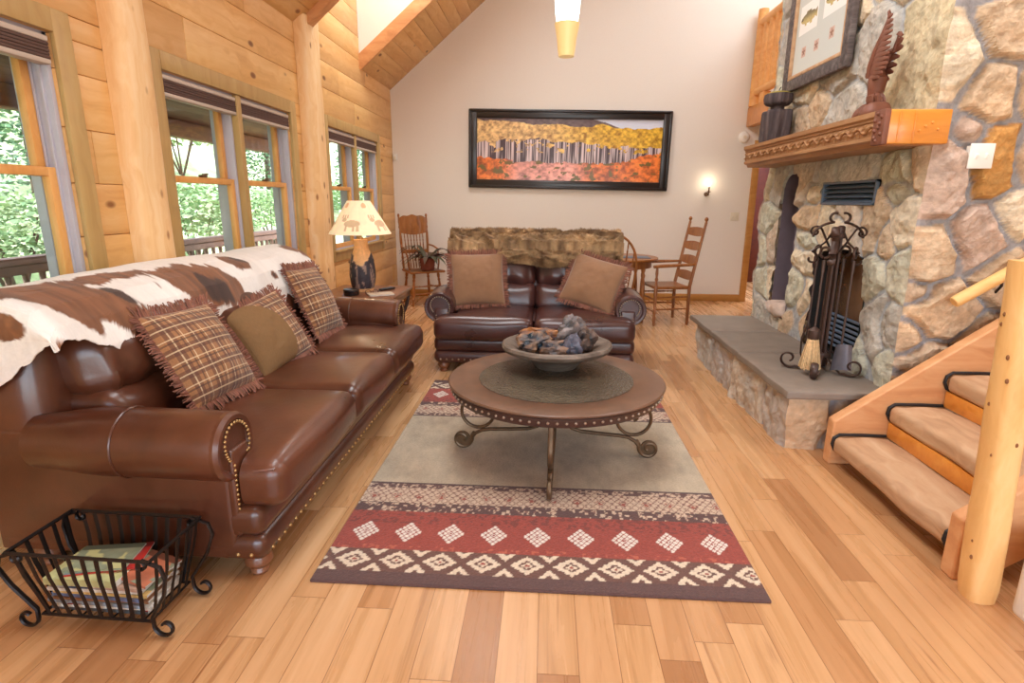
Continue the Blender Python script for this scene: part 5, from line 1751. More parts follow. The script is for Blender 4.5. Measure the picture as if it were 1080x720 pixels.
for k in range(4):
    a = -PI / 2 + k * PI / 2 - R(3)
    ex, ez = Vector((math.cos(a), math.sin(a), 0)), Vector((0, 0, 1)); side = tuple(ex.cross(ez))
    q = MB()
    pt = lambda r, z: tuple(ex * r + ez * z)
    low = [pt(0.035, CZ - 0.05), pt(0.038, 0.27), pt(0.055, 0.20), pt(0.095, 0.155), pt(0.15, 0.138), pt(0.25, 0.130), pt(0.36, 0.124), pt(0.41, 0.116), pt(0.448, 0.095), pt(0.468, 0.07)]
    q.tube(low, 0.0145, 8, flat=0.7, up=side)
    up_ = [pt(0.50, CZ - 0.03), pt(0.518, 0.33)] + spiral(ex * 0.43 + ez * 0.225, 0.098, 0.088, 0.45, -PI, 18, ex, ez) + spiral(ex * 0.418 + ez * 0.232, 0.076, 0.022, -PI * 1.02, -PI * 2.25, 16, ex, ez)
    q.tube(up_, 0.0135, 8, flat=0.7, up=side)
    vol = [pt(0.455, 0.10), pt(0.468, 0.08)] + spiral(ex * 0.525 + ez * 0.058, 0.056, 0.014, PI * 0.98, PI * 3.3, 40, ex, ez)
    q.tube(vol, 0.0125, 8, flat=0.9, up=side)
    # solid volute cheek
    q.tube([tuple(ex * 0.525 + ez * 0.058 - Vector(side) * 0.006), tuple(ex * 0.525 + ez * 0.058 + Vector(side) * 0.006)], 0.046, 20)
    q.build('leg', M['bronze'], t)
q = MB(); q.lathe([(0.0, CZ - 0.06), (0.09, CZ - 0.06), (0.095, CZ - 0.04), (0.0, CZ - 0.035)], 24); q.build('hub', M['bronze'], t)

# ---- bowl with driftwood and minerals
BX, BY, BZ = 0.072, 3.20, 0.4615
t = thing('wooden_bowl', 'wide weathered wooden bowl on the coffee table', 'bowl', (BX, BY, BZ))
q = MB()
def bwob(r, z, th): return r * (1 + 0.02 * math.sin(th * 2 + 0.6) + 0.008 * math.sin(th * 9) + 0.006 * math.sin(th * 23 + z * 90))
q.lathe([(0.0, 0.0), (0.115, 0.0), (0.125, 0.012), (0.15, 0.04), (0.21, 0.075), (0.275, 0.095), (0.308, 0.112), (0.316, 0.128), (0.308, 0.142), (0.29, 0.146), (0.25, 0.128), (0.20, 0.098), (0.13, 0.066), (0.0, 0.056)], 64, fn=bwob)
q.build('bowl', M['bowlwood'], t)
def lump(c, r, seed, squash=(1, 1, 1), amp=0.6, n=28):
    q = MB()
    def f(p):
        return 1 + amp * (float(fbm(p.x * 2.1 + seed, p.y * 2.1 + p.z * 1.7, seed, 4)) - 0.5) * 2
    q.ball((0, 0, 0), (r * squash[0], r * squash[1], r * squash[2]), n, n - 6, fn=f)
    return q
for (nm, lb, cat, c, r, sq, sd_, colr, rz) in (
    ('driftwood', 'curled orange and grey driftwood lump at the left in the bowl', 'driftwood', (-0.13, -0.05, 0.15), 0.10, (1.25, .8, .6), 2, lin(150, 118, 96), 0.5),
    ('driftwood', 'rusty brown driftwood piece at the back left of the bowl', 'driftwood', (-0.07, 0.10, 0.15), 0.09, (1.5, .75, .6), 5, lin(150, 100, 66), -0.2),
    ('driftwood', 'dark cracked driftwood piece at the front middle of the bowl', 'driftwood', (-0.015, -0.095, 0.125), 0.07, (1.2, .8, .7), 7, lin(108, 90, 82), 0.2),
    ('mineral_rock', 'tall pale grey crystal rock standing highest in the bowl', 'rock', (0.085, 0.03, 0.20), 0.09, (.95, .8, 1.05), 11, lin(126, 116, 114), 0.3),
    ('mineral_rock', 'dark brown mottled rock at the right in the bowl', 'rock', (0.15, 0.0, 0.155), 0.08, (1.0, .9, .85), 15, lin(92, 74, 66), 0.9),
    ('mineral_rock', 'blue-grey shiny rock at the front right of the bowl', 'rock', (0.075, -0.085, 0.135), 0.07, (.8, .7, 1.1), 19, lin(98, 98, 112), 0.0)):
    q = lump(c, r, sd_, sq)
    v = np.concatenate(q.v)
    m = np.clip(fbm(v[:, 0] * 30 + sd_, v[:, 1] * 30 + v[:, 2] * 25, sd_, 3) * 2 - 0.5, 0, 1)[:, None]
    q.c = [np.array(colr) * (0.3 + 0.9 * m) + (np.array([0.08, 0.02, -0.02]) * (m - 0.5) * (2.0 if nm == 'driftwood' else 0.4))]
    q.c = [np.clip(q.c[0], 0.01, 1)]
    tag(q.build(nm, M['rock'], loc=(BX + c[0], BY + c[1], BZ + c[2]), rot=(0, 0, rz), sharp=25), lb, cat)

# ================================================================ END TABLE AND LAMP
EX0, EX1, EY0, EY1, EZ = -1.94, -1.27, 4.62, 5.33, 0.60
t = thing('end_table', 'brown wooden end table with curved iron legs between sofa and loveseat', 'end table', ((EX0 + EX1) / 2, (EY0 + EY1) / 2, 0))
hx, hy = (EX1 - EX0) / 2, (EY1 - EY0) / 2
q = MB(); q.box((0, 0, EZ - 0.0175), (2 * hx, 2 * hy, 0.035), 0.008, seg=2); q.build('tabletop', M['darkoak'], t)
q = MB()
for s in (-1, 1):
    q.box((s * (hx - 0.03), 0, EZ - 0.06), (0.022, 2 * hy - 0.06, 0.05), 0.004); q.box((0, s * (hy - 0.03), EZ - 0.06), (2 * hx - 0.06, 0.022, 0.05), 0.004)
q.build('apron', M['darkoak'], t)
for sx in (-1, 1):
    for sy in (-1, 1):
        q = MB()
        pts = []
        for f in np.linspace(0, 1, 14):
            b = 0.20 * math.sin(f * PI * 0.5) ** 2
            pts.append((sx * (hx - 0.03 - b * 0.8 + 0.12 * float(sstep(.6, 1, f))), sy * (hy - 0.03 - b * 0.8 + 0.12 * float(sstep(.6, 1, f))), (EZ - 0.04) * (1 - f)))
        q.tube(pts, 0.017, 8); q.build('leg', M['iron'], t)
q = MB(); q.box((0, 0, 0.2), (2 * hx - 0.3, 2 * hy - 0.3, 0.022), 0.006); q.build('lower_shelf', M['darkoak'], t)
LX, LY = -1.635, 4.99
t = thing('table_lamp', 'lit table lamp with bark log base and moose-print shade', 'table lamp', (LX, LY, EZ))
q = MB()
nu, nv = 64, 60
def lb(u, v):
    th = u * 2 * PI
    r = np.interp(v, [0, .06, .15, .3, .45, .6, .72, .82, .92, 1.0], [.085, .088, .10, .108, .104, .098, .082, .064, .06, .06])
    bark = (v < 0.66 + 0.10 * np.sin(th * 2 + 1) + 0.12 * (vnoise(np.cos(th) * 3 + 5, np.sin(th) * 3, 4) - 0.5))
    r = r + bark * (0.012 * fbm(np.cos(th) * 4 + 7, v * 3 + np.sin(th) * 4, 6, 3))
    return r * np.cos(th), r * np.sin(th), v * 0.455
uu, vv = np.meshgrid(np.linspace(0, 1, nu), np.linspace(0, 1, nv), indexing='ij')
th = uu * 2 * PI
bark = (vv < 0.66 + 0.10 * np.sin(th * 2 + 1) + 0.12 * (vnoise(np.cos(th) * 3 + 5, np.sin(th) * 3, 4) - 0.5)) & (vv > 0.06)
nb = fbm(np.cos(th) * 5 + 3, vv * 6 + np.sin(th) * 5, 8, 4)[..., None]
bc = np.where(bark[..., None], np.array(lin(52, 44, 50)) * (0.5 + 1.2 * nb), np.array(lin(222, 172, 118)) * (0.8 + 0.4 * nb))
cutf = (bark & (fbm(np.cos(th) * 6 + 1, vv * 7 + np.sin(th) * 6, 18, 3) > 0.60))[..., None]
bc = np.where(cutf, np.array(lin(150, 122, 108)), bc)
q.grid(nu, nv, lb, cols=bc); q.col = lin(222, 172, 118)
q.lathe([(0.06, 0.455), (0.0, 0.458)], 24)
q.build('log_base', M['lampbase'], t, sharp=50)
q = MB(); q.cyl((0, 0, 0.45), (0, 0, 0.56), 0.012, seg=12); q.lathe([(0.022, 0.455), (0.022, 0.475), (0.0, 0.48)], 14); q.build('stem', M['brass'], t)
q = MB()
nu, nv = 240, 60
uu, vv = np.meshgrid(np.linspace(0, 1, nu), np.linspace(0, 1, nv), indexing='ij')
def shade_cols(u, v):
    c = np.ones(u.shape + (3,))
    blot = fbm(u * 40, v * 8, 5, 3)
    c *= np.array(lin(252, 240, 222))
    # plain leaping-deer-like brown animal silhouettes round the shade
    for k in range(5):
        cx = (k + 0.35) / 5
        dx = ((u - cx + 0.5) % 1.0 - 0.5) * 5; dz = (v - 0.33) * 1.7
        body = (dx / 0.27) ** 2 + ((dz - 0.0) / 0.17) ** 2 < 1
        legs = ((abs(dx - 0.17) < 0.04) | (abs(dx + 0.17) < 0.04) | (abs(dx - 0.06) < 0.03)) & (dz < 0) & (dz > -0.36)
        head = ((dx + 0.30) / 0.10) ** 2 + ((dz - 0.19) / 0.10) ** 2 < 1
        ant = (abs(dx + 0.30) < 0.16) & (dz > 0.26) & (dz < 0.42) & (np.sin(dx * 60) > -0.3)
        m = (body | legs | head | ant)
        c[m] = np.array(lin(206, 184, 162))
        t2 = (((u - cx - 0.1 + 0.5) % 1.0 - 0.5) * 5 / 0.14) ** 2 + ((v - 0.86) / 0.08) ** 2 < 1
        c[t2] = np.array(lin(222, 186, 156))
    return c * (0.92 + 0.16 * blot[..., None])
q.grid(nu, nv, lambda u, v: ((0.268 + (0.098 - 0.268) * v) * np.cos(u * 2 * PI + 0.5), (0.268 + (0.098 - 0.268) * v) * np.sin(u * 2 * PI + 0.5), 0.505 + 0.28 * v), cols=shade_cols(uu, vv))
so = q.build('lamp_shade', M['shade'], t, sharp=None)
m_ = so.modifiers.new('thick', 'SOLIDIFY'); m_.thickness = 0.003
q = MB()
for k in range(3):
    a = k * 2 * PI / 3
    q.tube([(0, 0, 0.56), (0.10 * math.cos(a), 0.10 * math.sin(a), 0.782)], 0.003, 6)
q.lathe([(0.0, 0.55), (0.028, 0.57), (0.032, 0.60), (0.02, 0.635), (0.0, 0.64)], 14)
q.build('harp', M['brass'], t)
# small things on the end table
t = thing('round_tin', 'small round black tin beside the lamp', 'tin', (-1.66, 4.74, EZ))
q = MB(); q.lathe([(0.0, 0.0), (0.062, 0.0), (0.066, 0.006), (0.066, 0.03), (0.058, 0.034)], 28); q.build('tin_body', M['black'], t)
q = MB(); q.lathe([(0.064, 0.034), (0.068, 0.036), (0.068, 0.048), (0.06, 0.054), (0.0, 0.055)], 28); q.build('lid', M['black'], t)
t = thing('remote_control', 'dark remote control lying on the end table behind the booklet', 'remote control', (-1.44, 5.06, EZ), R(60))
q = MB(); q.box((0, 0, 0.009), (0.17, 0.045, 0.018), 0.007, seg=2); q.build('remote_body', M['black'], t)
q = MB()
for i in range(8): q.box((-0.06 + 0.016 * i, 0, 0.0185), (0.008, 0.028, 0.003), 0.001)
q.build('button_pad', M['vent'], t)
t = thing('booklet', 'thin white booklet at the near right of the end table', 'booklet', (-1.42, 4.78, EZ), R(28))
q = MB(); q.col = lin(226, 220, 208); q.box((0, 0, 0.006), (0.21, 0.14, 0.011), 0.002); q.build('pages', M['paper'], t)
q = MB(); q.col = lin(206, 190, 170); q.box((0, 0, 0.0125), (0.212, 0.142, 0.0015)); q.build('cover', M['paper'], t)
t = thing('eyeglasses', 'folded brown eyeglasses in front of the lamp base', 'glasses', (-1.50, 4.80, EZ), R(20))
q = MB()
for s in (-1, 1):
    q.tube([(s * 0.032 + 0.024 * math.cos(a), 0.004, 0.02 + 0.018 * math.sin(a)) for a in np.linspace(0, 2 * PI, 17)[:-1]], 0.0028, 6, closed=True)
q.tube([(-0.009, 0.004, 0.026), (0, 0.004, 0.029), (0.009, 0.004, 0.026)], 0.0025, 6)
q.tube([(-0.056, 0.004, 0.026), (-0.05, 0.014, 0.012), (0.045, 0.02, 0.008)], 0.0025, 6); q.tube([(0.056, 0.004, 0.026), (0.05, 0.026, 0.012), (-0.045, 0.03, 0.008)], 0.0025, 6)
q.build('frame', plain('tortoise', lin(110, 62, 36), 0.3, nscale=40, namp=0.4), t)

# ================================================================ WIRE BASKET WITH MAGAZINES
GX, GY = -1.452, 1.615
t = thing('wire_basket', 'black wrought iron magazine basket on scrolled feet beside the sofa', 'basket', (GX, GY, 0), R(-1.5))
ax_, ay_ = 0.243, 0.130; bx_, by_ = 0.190, 0.098; zt, zb = 0.30, 0.055
q = MB(); q.tube([(-ax_, -ay_, zt), (ax_, -ay_, zt), (ax_, ay_, zt), (-ax_, ay_, zt)], 0.0075, 4, closed=True); q.build('top_rim', M['basketiron'], t)
q = MB(); q.tube([(-bx_, -by_, zb), (bx_, -by_, zb), (bx_, by_, zb), (-bx_, by_, zb)], 0.006, 6, closed=True)
for k in range(7):
    x = -bx_ + (k + 0.5) * 2 * bx_ / 7
    q.tube([(x, -by_, zb), (x, by_, zb)], 0.0035, 6)
q.build('bottom_rim', M['basketiron'], t)
def slat(p0, p1, out):
    q = MB()
    p0, p1, out = Vector(p0), Vector(p1), Vector(out)
    q.tube([tuple(p0 + out * 0.004), tuple(p0.lerp(p1, 0.35) + out * 0.008), tuple(p0.lerp(p1, 0.7) + out * 0.002), tuple(p1)], 0.0085, 4, flat=0.28, up=tuple(out.cross(Vector((0, 0, 1)))))
    q.build('slat', M['basketiron'], t)
for k in range(10):
    f = (k + 0.7) / 10.4
    for s in (-1, 1):
        slat((-ax_ + 2 * ax_ * f, s * ay_, zt), (-bx_ + 2 * bx_ * f, s * by_, zb), (0, s, 0))
for k in range(5):
    f = (k + 0.5) / 5
    for s in (-1, 1):
        slat((s * ax_, -ay_ + 2 * ay_ * f, zt), (s * bx_, -by_ + 2 * by_ * f, zb), (s, 0, 0))
for sx in (-1, 1):
    for sy in (-1, 1):
        q = MB(); ex = Vector((sx, 0, 0)); ez = Vector((0, 0, 1)); o = Vector((0, sy * (ay_ - 0.005), 0)); o2 = Vector((0, sy * (by_ + 0.005), 0))
        pts = [p for p in spiral(ex * (ax_ - 0.035) + ez * (zt - 0.018) + o, 0.008, 0.02, -PI * 1.2, PI * 0.4, 12, ex, ez)]
        pts += [tuple(ex * (ax_ + 0.03) + ez * (zt - 0.02) + o), tuple(ex * (ax_ + 0.042) + ez * (zt - 0.06) + o), tuple(ex * (ax_ + 0.02) + ez * 0.17 + o.lerp(o2, .5)), tuple(ex * (bx_ + 0.012) + ez * 0.075 + o2)]
        pts += spiral(ex * (bx_ + 0.052) + ez * 0.042 + o2, 0.040, 0.012, PI * 0.92, PI * 2.75, 22, ex, ez)
        q.tube(pts, 0.0095, 6, flat=0.55, up=(0, 1, 0)); q.build('scroll_leg', M['basketiron'], t)
# magazines: each its own thing
r2 = random.Random(31)
covers = [((150, 162, 136), 'grey green'), ((190, 56, 50), 'red'), ((206, 208, 150), 'lime yellow'), ((206, 172, 150), 'salmon'), ((110, 124, 160), 'blue'), ((232, 226, 214), 'white'), ((156, 112, 80), 'tan'), ((90, 96, 100), 'charcoal'), ((224, 190, 120), 'straw yellow'), ((150, 160, 170), 'pale blue grey')]
zc = zb + 0.010
order = [7, 5, 9, 6, 4, 8, 5, 3, 2, 1, 0]
def mag(x, y, z, w, d, th, rz, col, name, label, tilt=(0, 0)):
    tt = thing('magazine', label, 'magazine', (x, y, z), group='magazines in the wire basket', rot=(tilt[0], tilt[1], rz))
    q = MB(); q.col = lin(228, 222, 212); q.box((0, 0, th / 2), (w - 0.002, d - 0.002, th - 0.001), 0.002)
    q.col = lin(186, 178, 168)
    for k in range(3): q.box((0, 0, th * (k + 1) / 4), (w - 0.0012, d - 0.0012, 0.0004))
    q.build('pages', M['paper'], tt)
    q = MB(); nu, nv = 40, 30
    uu, vv = np.meshgrid(np.linspace(0, 1, nu), np.linspace(0, 1, nv), indexing='ij')
    c = np.ones(uu.shape + (3,)) * np.array(lin(*col)); sd2 = int(r2.random() * 999)
    pm = fbm(uu * 4, vv * 4, sd2, 3)[..., None]
    c = c * (0.6 + 0.8 * pm)
    blk = (vnoise(uu * 5, vv * 4, sd2 + 3) > 0.66); c[blk] = np.array(lin(*covers[int(r2.random() * 10)][0]))
    ban = (vv > 0.8); c[ban] = np.array(lin(236, 230, 220)) if r2.random() < 0.5 else np.array(lin(*[int(k * 0.6) for k in col]))
    q.grid(nu, nv, lambda u, v: ((u - 0.5) * w, (v - 0.5) * d, th + 0.0006 + 0 * u), cols=c)
    q.col = lin(*col); q.box((0, -d / 2, th / 2), (w, 0.0012, th))
    q.build('cover', M['paper'], tt)
for i, k in enumerate(order):
    th_ = [0.012, 0.010, 0.012, 0.009, 0.012, 0.010, 0.012, 0.010, 0.024, 0.006, 0.007][i]
    col, nm = covers[k]
    wh = ['at the bottom of the stack', 'second from the bottom', 'third from the bottom', 'fourth from the bottom', 'low in the middle of the stack', 'in the middle of the stack', 'just over the middle of the stack', 'under the thick one', 'thick, near the top with its spine forward', 'peeping out under the top one', 'on top of the stack'][i]
    dx, dy, rz = [(0, 0, 0), (.01, .0, .03), (-.012, .0, -.02), (.008, 0, .02), (0, 0, -.03), (.012, 0, .0), (-.006, 0, .03), (.05, .0, -.05), (-.045, -.004, .02), (-.02, .02, .30), (-.035, .012, .20)][i]
    w_, d_ = [(.34, .165), (.33, .168), (.335, .17), (.33, .165), (.32, .17), (.33, .168), (.325, .17), (.24, .17), (.25, .175), (.22, .15), (.20, .145)][i]
    mag(GX + dx, GY + dy, zc, w_, d_, th_, R(-1.5) + rz, col, nm, '%s magazine in the wire basket, %s' % (nm, wh))
    zc += th_ + 0.0016
mag(GX + 0.085, GY + 0.01, zc - 0.030, 0.21, 0.15, 0.008, R(-12), (196, 120, 90), 'orange', 'orange and brown magazine leaning at the right end of the wire basket', tilt=(0, R(8)))

# ================================================================ CHAIRS, GAME TABLE, PLANT
def turned(mb, p0, p1, r, seg=10, beads=True):
    P0, P1 = Vector(p0), Vector(p1)
    fs_ = [0, .08, .14, .18, .22, .27, .4, .55, .7, .76, .8, .84, .9, 1.0]
    rs_ = [.75, 1.0, 1.0, .65, 1.05, .7, .95, 1.1, .9, .6, 1.05, .65, .9, .7]
    mb.tube([tuple(P0.lerp(P1, f)) for f in fs_], [r * k for k in rs_] if beads else r, seg)
# ---- pressback chair at the left, turned towards the room
t = thing('pressback_chair', 'oak pressed-back spindle chair in the left back corner holding a plant', 'chair', (-1.70, 7.72, 0), R(34))
# local: front towards -y
q = MB()
q.box((0, 0, 0.455), (0.46, 0.44, 0.035), 0.016, seg=3, n=8, fn=lambda p: (p[0] * (1.0 - 0.18 * p[1] / 0.22 * 0.5) , p[1] - 0.02 * (2 * p[0] / 0.46) ** 2 * (p[1] < 0), p[2] - 0.008 * (1 - (2 * p[0] / 0.46) ** 2) * (p[2] > 0)))
q.build('seat', M['oak'], t)
for (x, y) in ((-0.19, -0.17), (0.19, -0.17), (-0.17, 0.18), (0.17, 0.18)):
    q = MB(); turned(q, (x * 0.9, y * 0.9, 0.445), (x * 1.12, y * 1.15, 0.0), 0.02); q.build('leg', M['oak'], t)
for z in (0.16, 0.26):
    q = MB()
    f = 1.12 - z * 0.3
    turned(q, (-0.19 * f, -0.17 * f, z), (0.19 * f, -0.17 * f, z), 0.011)
    turned(q, (-0.18 * f, -0.16 * f, z - 0.03), (-0.165 * f, 0.17 * f, z - 0.03), 0.010); turned(q, (0.18 * f, -0.16 * f, z - 0.03), (0.165 * f, 0.17 * f, z - 0.03), 0.010)
    q.build('stretcher', M['oak'], t)
for s in (-1, 1):
    q = MB(); turned(q, (s * 0.185, 0.195, 0.46), (s * 0.20, 0.29, 1.17), 0.017); q.ball((s * 0.201, 0.292, 1.185), (0.016, 0.016, 0.026), 10, 8); q.build('back_post', M['oak'], t)
q = MB()
def crest(u, v):
    x = (u - 0.5) * 0.40
    top = 1.155 + 0.035 * np.sin(u * PI) ** 0.8 - 0.012 * np.cos(u * 6 * PI) * 0.6
    bot = 0.955 - 0.03 * np.sin(u * PI)
    z = bot + (top - bot) * v
    y = 0.195 + (z - 0.46) * 0.134 + 0.018 * (1 - (2 * u - 1) ** 2)
    rel = 0.006 * np.clip(np.sin(np.hypot((u - 0.5) * 9, (v - 0.5) * 3.2) * 3.0), 0, 1)
    return x, y, z, rel
q.grid(40, 16, lambda u, v: (crest(u, v)[0], crest(u, v)[1] - 0.010 - crest(u, v)[3], crest(u, v)[2])); q.grid(40, 16, lambda u, v: (crest(u, v)[0], crest(u, v)[1] + 0.010, crest(u, v)[2]), flip=True)
for vv_ in (0.0, 1.0):
    q.grid(40, 2, lambda u, v: (crest(u, u * 0 + vv_)[0], crest(u, u * 0 + vv_)[1] - 0.012 + 0.022 * v, crest(u, u * 0 + vv_)[2]), flip=vv_ == 0.0)
q.build('crest_rail', M['oak'], t)
for k in range(7):
    q = MB(); x = -0.135 + k * 0.045; turned(q, (x * 0.9, 0.185, 0.47), (x, 0.275, 0.945), 0.0085, 8); q.build('spindle', M['oak'], t)
q = MB(); q.box((0, 0.232, 0.70), (0.36, 0.018, 0.05), 0.006); q.build('middle_rail', M['oak'], t)
for s in (-1, 1):
    q = MB(); q.tube([(s * 0.195, 0.245, 0.79), (s * 0.225, 0.12, 0.775), (s * 0.235, 0.0, 0.745), (s * 0.225, -0.07, 0.66), (s * 0.215, -0.09, 0.56), (s * 0.205, -0.08, 0.475)], 0.012, 8); q.build('arm', M['oak'], t)
# ---- plant on its seat
PCX, PCY = -1.60, 7.63
t = thing('potted_plant', 'strap-leaved houseplant in a ribbed rust basket on the corner chair', 'potted plant', (PCX, PCY, 0.4735))
q = MB()
q.lathe([(0.0, 0.0), (0.085, 0.0)] + [(0.088 + 0.018 * k / 8 + (0.006 if k % 2 else 0), 0.006 + 0.155 * k / 8) for k in range(9)] + [(0.092, 0.165), (0.085, 0.14), (0.0, 0.14)], 28)
q.build('basket_pot', M['terracotta'], t)
q = MB(); r2 = random.Random(8)
for i in range(26):
    a = r2.uniform(0, 2 * PI); L = r2.uniform(0.28, 0.46); up0 = r2.uniform(0.5, 1.5)
    g = r2.random(); q.col = tuple(np.array(lin(66, 72, 44)) * (1 - g) + np.array(lin(98, 58, 60)) * g)
    base = Vector((0.03 * math.cos(a), 0.03 * math.sin(a), 0.14)); dirn = Vector((math.cos(a), math.sin(a), 0)); sd_ = Vector((-math.sin(a), math.cos(a), 0))
    vs, fs = [], []
    n_ = 9
    for k in range(n_):
        f = k / (n_ - 1)
        p = base + dirn * (L * 0.85 * f) + Vector((0, 0, L * (up0 * f - (up0 * 0.55 + 0.4) * f * f)))
        w_ = 0.033 * math.sin(PI * min(1, 0.12 + f * 0.88)) ** 0.7
        vs += [tuple(p - sd_ * w_), tuple(p + Vector((0, 0, -0.006))), tuple(p + sd_ * w_)]
    for k in range(n_ - 1):
        b = k * 3; fs += [(b, b + 1, b + 4, b + 3), (b + 1, b + 2, b + 5, b + 4)]
    q.add(vs, fs)
q.build('foliage', M['leaf'], t, sharp=None)
# ---- ladder-back armchair at the right, side on, facing left
t = thing('ladderback_chair', 'tall oak ladder-back armchair standing side-on right of the loveseat', 'chair', (1.42, 6.80, 0), R(-80))
for s in (-1, 1):
    q = MB(); P0, P1, P2 = Vector((s * 0.215, 0.20, 0)), Vector((s * 0.215, 0.20, 0.45)), Vector((s * 0.215, 0.335, 1.17))
    q.tube([tuple(P0), tuple(P1), tuple(P2)], [0.018, 0.02, 0.015], 10)
    q.lathe([(0.013, 0), (0.010, 0.012), (0.02, 0.025), (0.022, 0.04), (0.012, 0.056), (0.0, 0.06)], 12, tuple(P2))
    q.build('back_post', M['oak'], t)
    q = MB(); turned(q, (s * 0.245, -0.21, 0.0), (s * 0.24, -0.21, 0.67), 0.019); q.build('front_leg', M['oak'], t)
    q = MB(); q.tube([(s * 0.216, 0.247, 0.70), (s * 0.235, 0.05, 0.695), (s * 0.245, -0.14, 0.69), (s * 0.245, -0.25, 0.68)], [0.014, 0.018, 0.02, 0.018], 8, flat=1.5, up=(0, 0, 1)); q.build('arm', M['oak'], t)
for k, z in enumerate((0.56, 0.74, 0.90, 1.06)):
    q = MB(); y = 0.20 + (z - 0.45) * 0.1875
    q.grid(14, 5, lambda u, v: ((u - 0.5) * 0.42, y - 0.006 + 0.02 * np.sin(u * PI) + 0.0 * v + (v - 0.5) * 0.014, z + (v - 0.5) * (0.075 + 0.03 * np.sin(u * PI))), flip=False)
    q.grid(14, 5, lambda u, v: ((u - 0.5) * 0.42, y + 0.006 + 0.02 * np.sin(u * PI) + (v - 0.5) * 0.014, z + (v - 0.5) * (0.075 + 0.03 * np.sin(u * PI))), flip=True)
    q.build('ladder_slat', M['oak'], t)
q = MB(); q.box((0, 0, 0.435), (0.46, 0.43, 0.035), 0.014, seg=2, n=4, fn=lambda p: (p[0] * (1.03 - 0.1 * (p[1] + .2)), p[1], p[2] - 0.006 * (1 - (2 * p[0] / .46) ** 2) * (p[2] > 0))); q.build('seat', M['oak'], t)
for z in (0.16, 0.30):
    q = MB()
    turned(q, (-0.24, -0.21, z), (0.24, -0.21, z), 0.011); turned(q, (-0.24, -0.21, z + 0.03), (-0.215, 0.20, z + 0.03), 0.011); turned(q, (0.24, -0.21, z + 0.03), (0.215, 0.20, z + 0.03), 0.011)
    q.build('stretcher', M['oak'], t)
# ---- oak game table behind the loveseat
t = thing('game_table', 'round oak table behind the right end of the loveseat', 'table', (0.84, 6.98, 0))
q = MB(); q.lathe([(0.0, 0.715), (0.47, 0.715), (0.49, 0.722), (0.50, 0.735), (0.495, 0.748), (0.48, 0.75), (0.0, 0.75)], 56); q.build('tabletop', M['oak'], t)
q = MB(); q.lathe([(0.40, 0.635), (0.425, 0.635), (0.425, 0.715), (0.40, 0.715), (0.40, 0.635)], 48); q.build('apron', M['oak'], t)
for sx in (-1, 1):
    for sy in (-1, 1):
        q = MB(); turned(q, (sx * 0.285, sy * 0.285, 0.715), (sx * 0.30, sy * 0.30, 0.0), 0.026, 12); q.build('leg', M['oak'], t)
t = thing('placemat', 'thin dark placemat at the right edge of the oak table', 'placemat', (1.02, 6.90, 0.75))
q = MB(); q.box((0, 0, 0.003), (0.40, 0.28, 0.006), 0.002); q.build('mat', M['vent'], t)
# ---- hoop-back chair in front of the table, back towards the camera
t = thing('hoopback_chair', 'oak hoop-back spindle chair half hidden behind the loveseat', 'chair', (0.735, 6.22, 0), R(174))
q = MB(); q.box((0, 0, 0.44), (0.44, 0.42, 0.035), 0.016, seg=3, n=6, fn=lambda p: (p[0] * (1 - 0.12 * p[1] / 0.21), p[1], p[2])); q.build('seat', M['oak'], t)
for (x, y) in ((-0.19, -0.17), (0.19, -0.17), (-0.17, 0.16), (0.17, 0.16)):
    q = MB(); turned(q, (x * 0.85, y * 0.85, 0.43), (x * 1.12, y * 1.18, 0.0), 0.018); q.build('leg', M['oak'], t)
q = MB(); q.tube([(-0.16, 0.0, 0.18), (0.16, 0.0, 0.18)], 0.011, 8)
for s in (-1, 1): q.tube([(s * 0.175, -0.17, 0.2), (s * 0.165, 0.17, 0.2)], 0.011, 8)
q.build('stretcher', M['oak'], t)
q = MB()
hp = [(-0.19, 0.17, 0.455), (-0.215, 0.20, 0.62)] + [(0.225 * math.cos(a), 0.205 + 0.06 * (0.4 + math.sin(a) * 0.6), 0.74 + 0.32 * math.sin(a)) for a in np.linspace(PI, 0, 17)] + [(0.215, 0.20, 0.62), (0.19, 0.17, 0.455)]
q.tube(hp, 0.0125, 8); q.build('hoop', M['oak'], t)
for k in range(7):
    x = (k - 3) * 0.058; zt_ = 0.74 + 0.32 * math.sqrt(max(0, 1 - (x * 1.13 / 0.225) ** 2))
    q = MB(); turned(q, (x * 0.8, 0.175, 0.455), (x * 1.13, 0.205 + 0.06 * (0.4 + 0.6 * (zt_ - 0.74) / 0.32), zt_), 0.009, 8); q.build('spindle', M['oak'], t)
# ================================================================ OUTSIDE THE LEFT WINDOWS
q = MB()
for k in range(18):
    q.col = tone(0.8, 1.1)
    q.box((-2.46 - 0.13 * k, 3.5, -0.06), (0.124, 17, 0.04), 0.004)
q.build('floor_deck', M['deck'], kind='structure')
t = thing('deck_railing', 'dark timber railing with turned balusters along the deck outside', 'railing', (-4.55, 2.0, -0.04))
q = MB(); q.box((0, 2, 0.90), (0.14, 15, 0.06), 0.01); q.box((0, 2, 0.82), (0.06, 15, 0.08), 0.01); q.build('top_rail', M['deck'], t)
q = MB(); q.box((0, 2, 0.12), (0.06, 15, 0.08), 0.01); q.build('bottom_rail', M['deck'], t)
for k in range(78):
    q = MB(); y = -4.6 + k * 0.17
    q.tube([(0, y, 0.12), (0, y, 0.22), (0, y, 0.30), (0, y, 0.45), (0, y, 0.62), (0, y, 0.72), (0, y, 0.82)], [0.03, 0.03, 0.022, 0.042, 0.028, 0.024, 0.03], 8); q.build('baluster', M['deck'], t)
q = MB()
q.prism([(-2.38, 2.62), (-5.0, 2.30), (-5.0, 2.36), (-2.38, 2.70)], (0, -4, 0), (1, 0, 0), (0, 0, 1), (0, 15, 0))
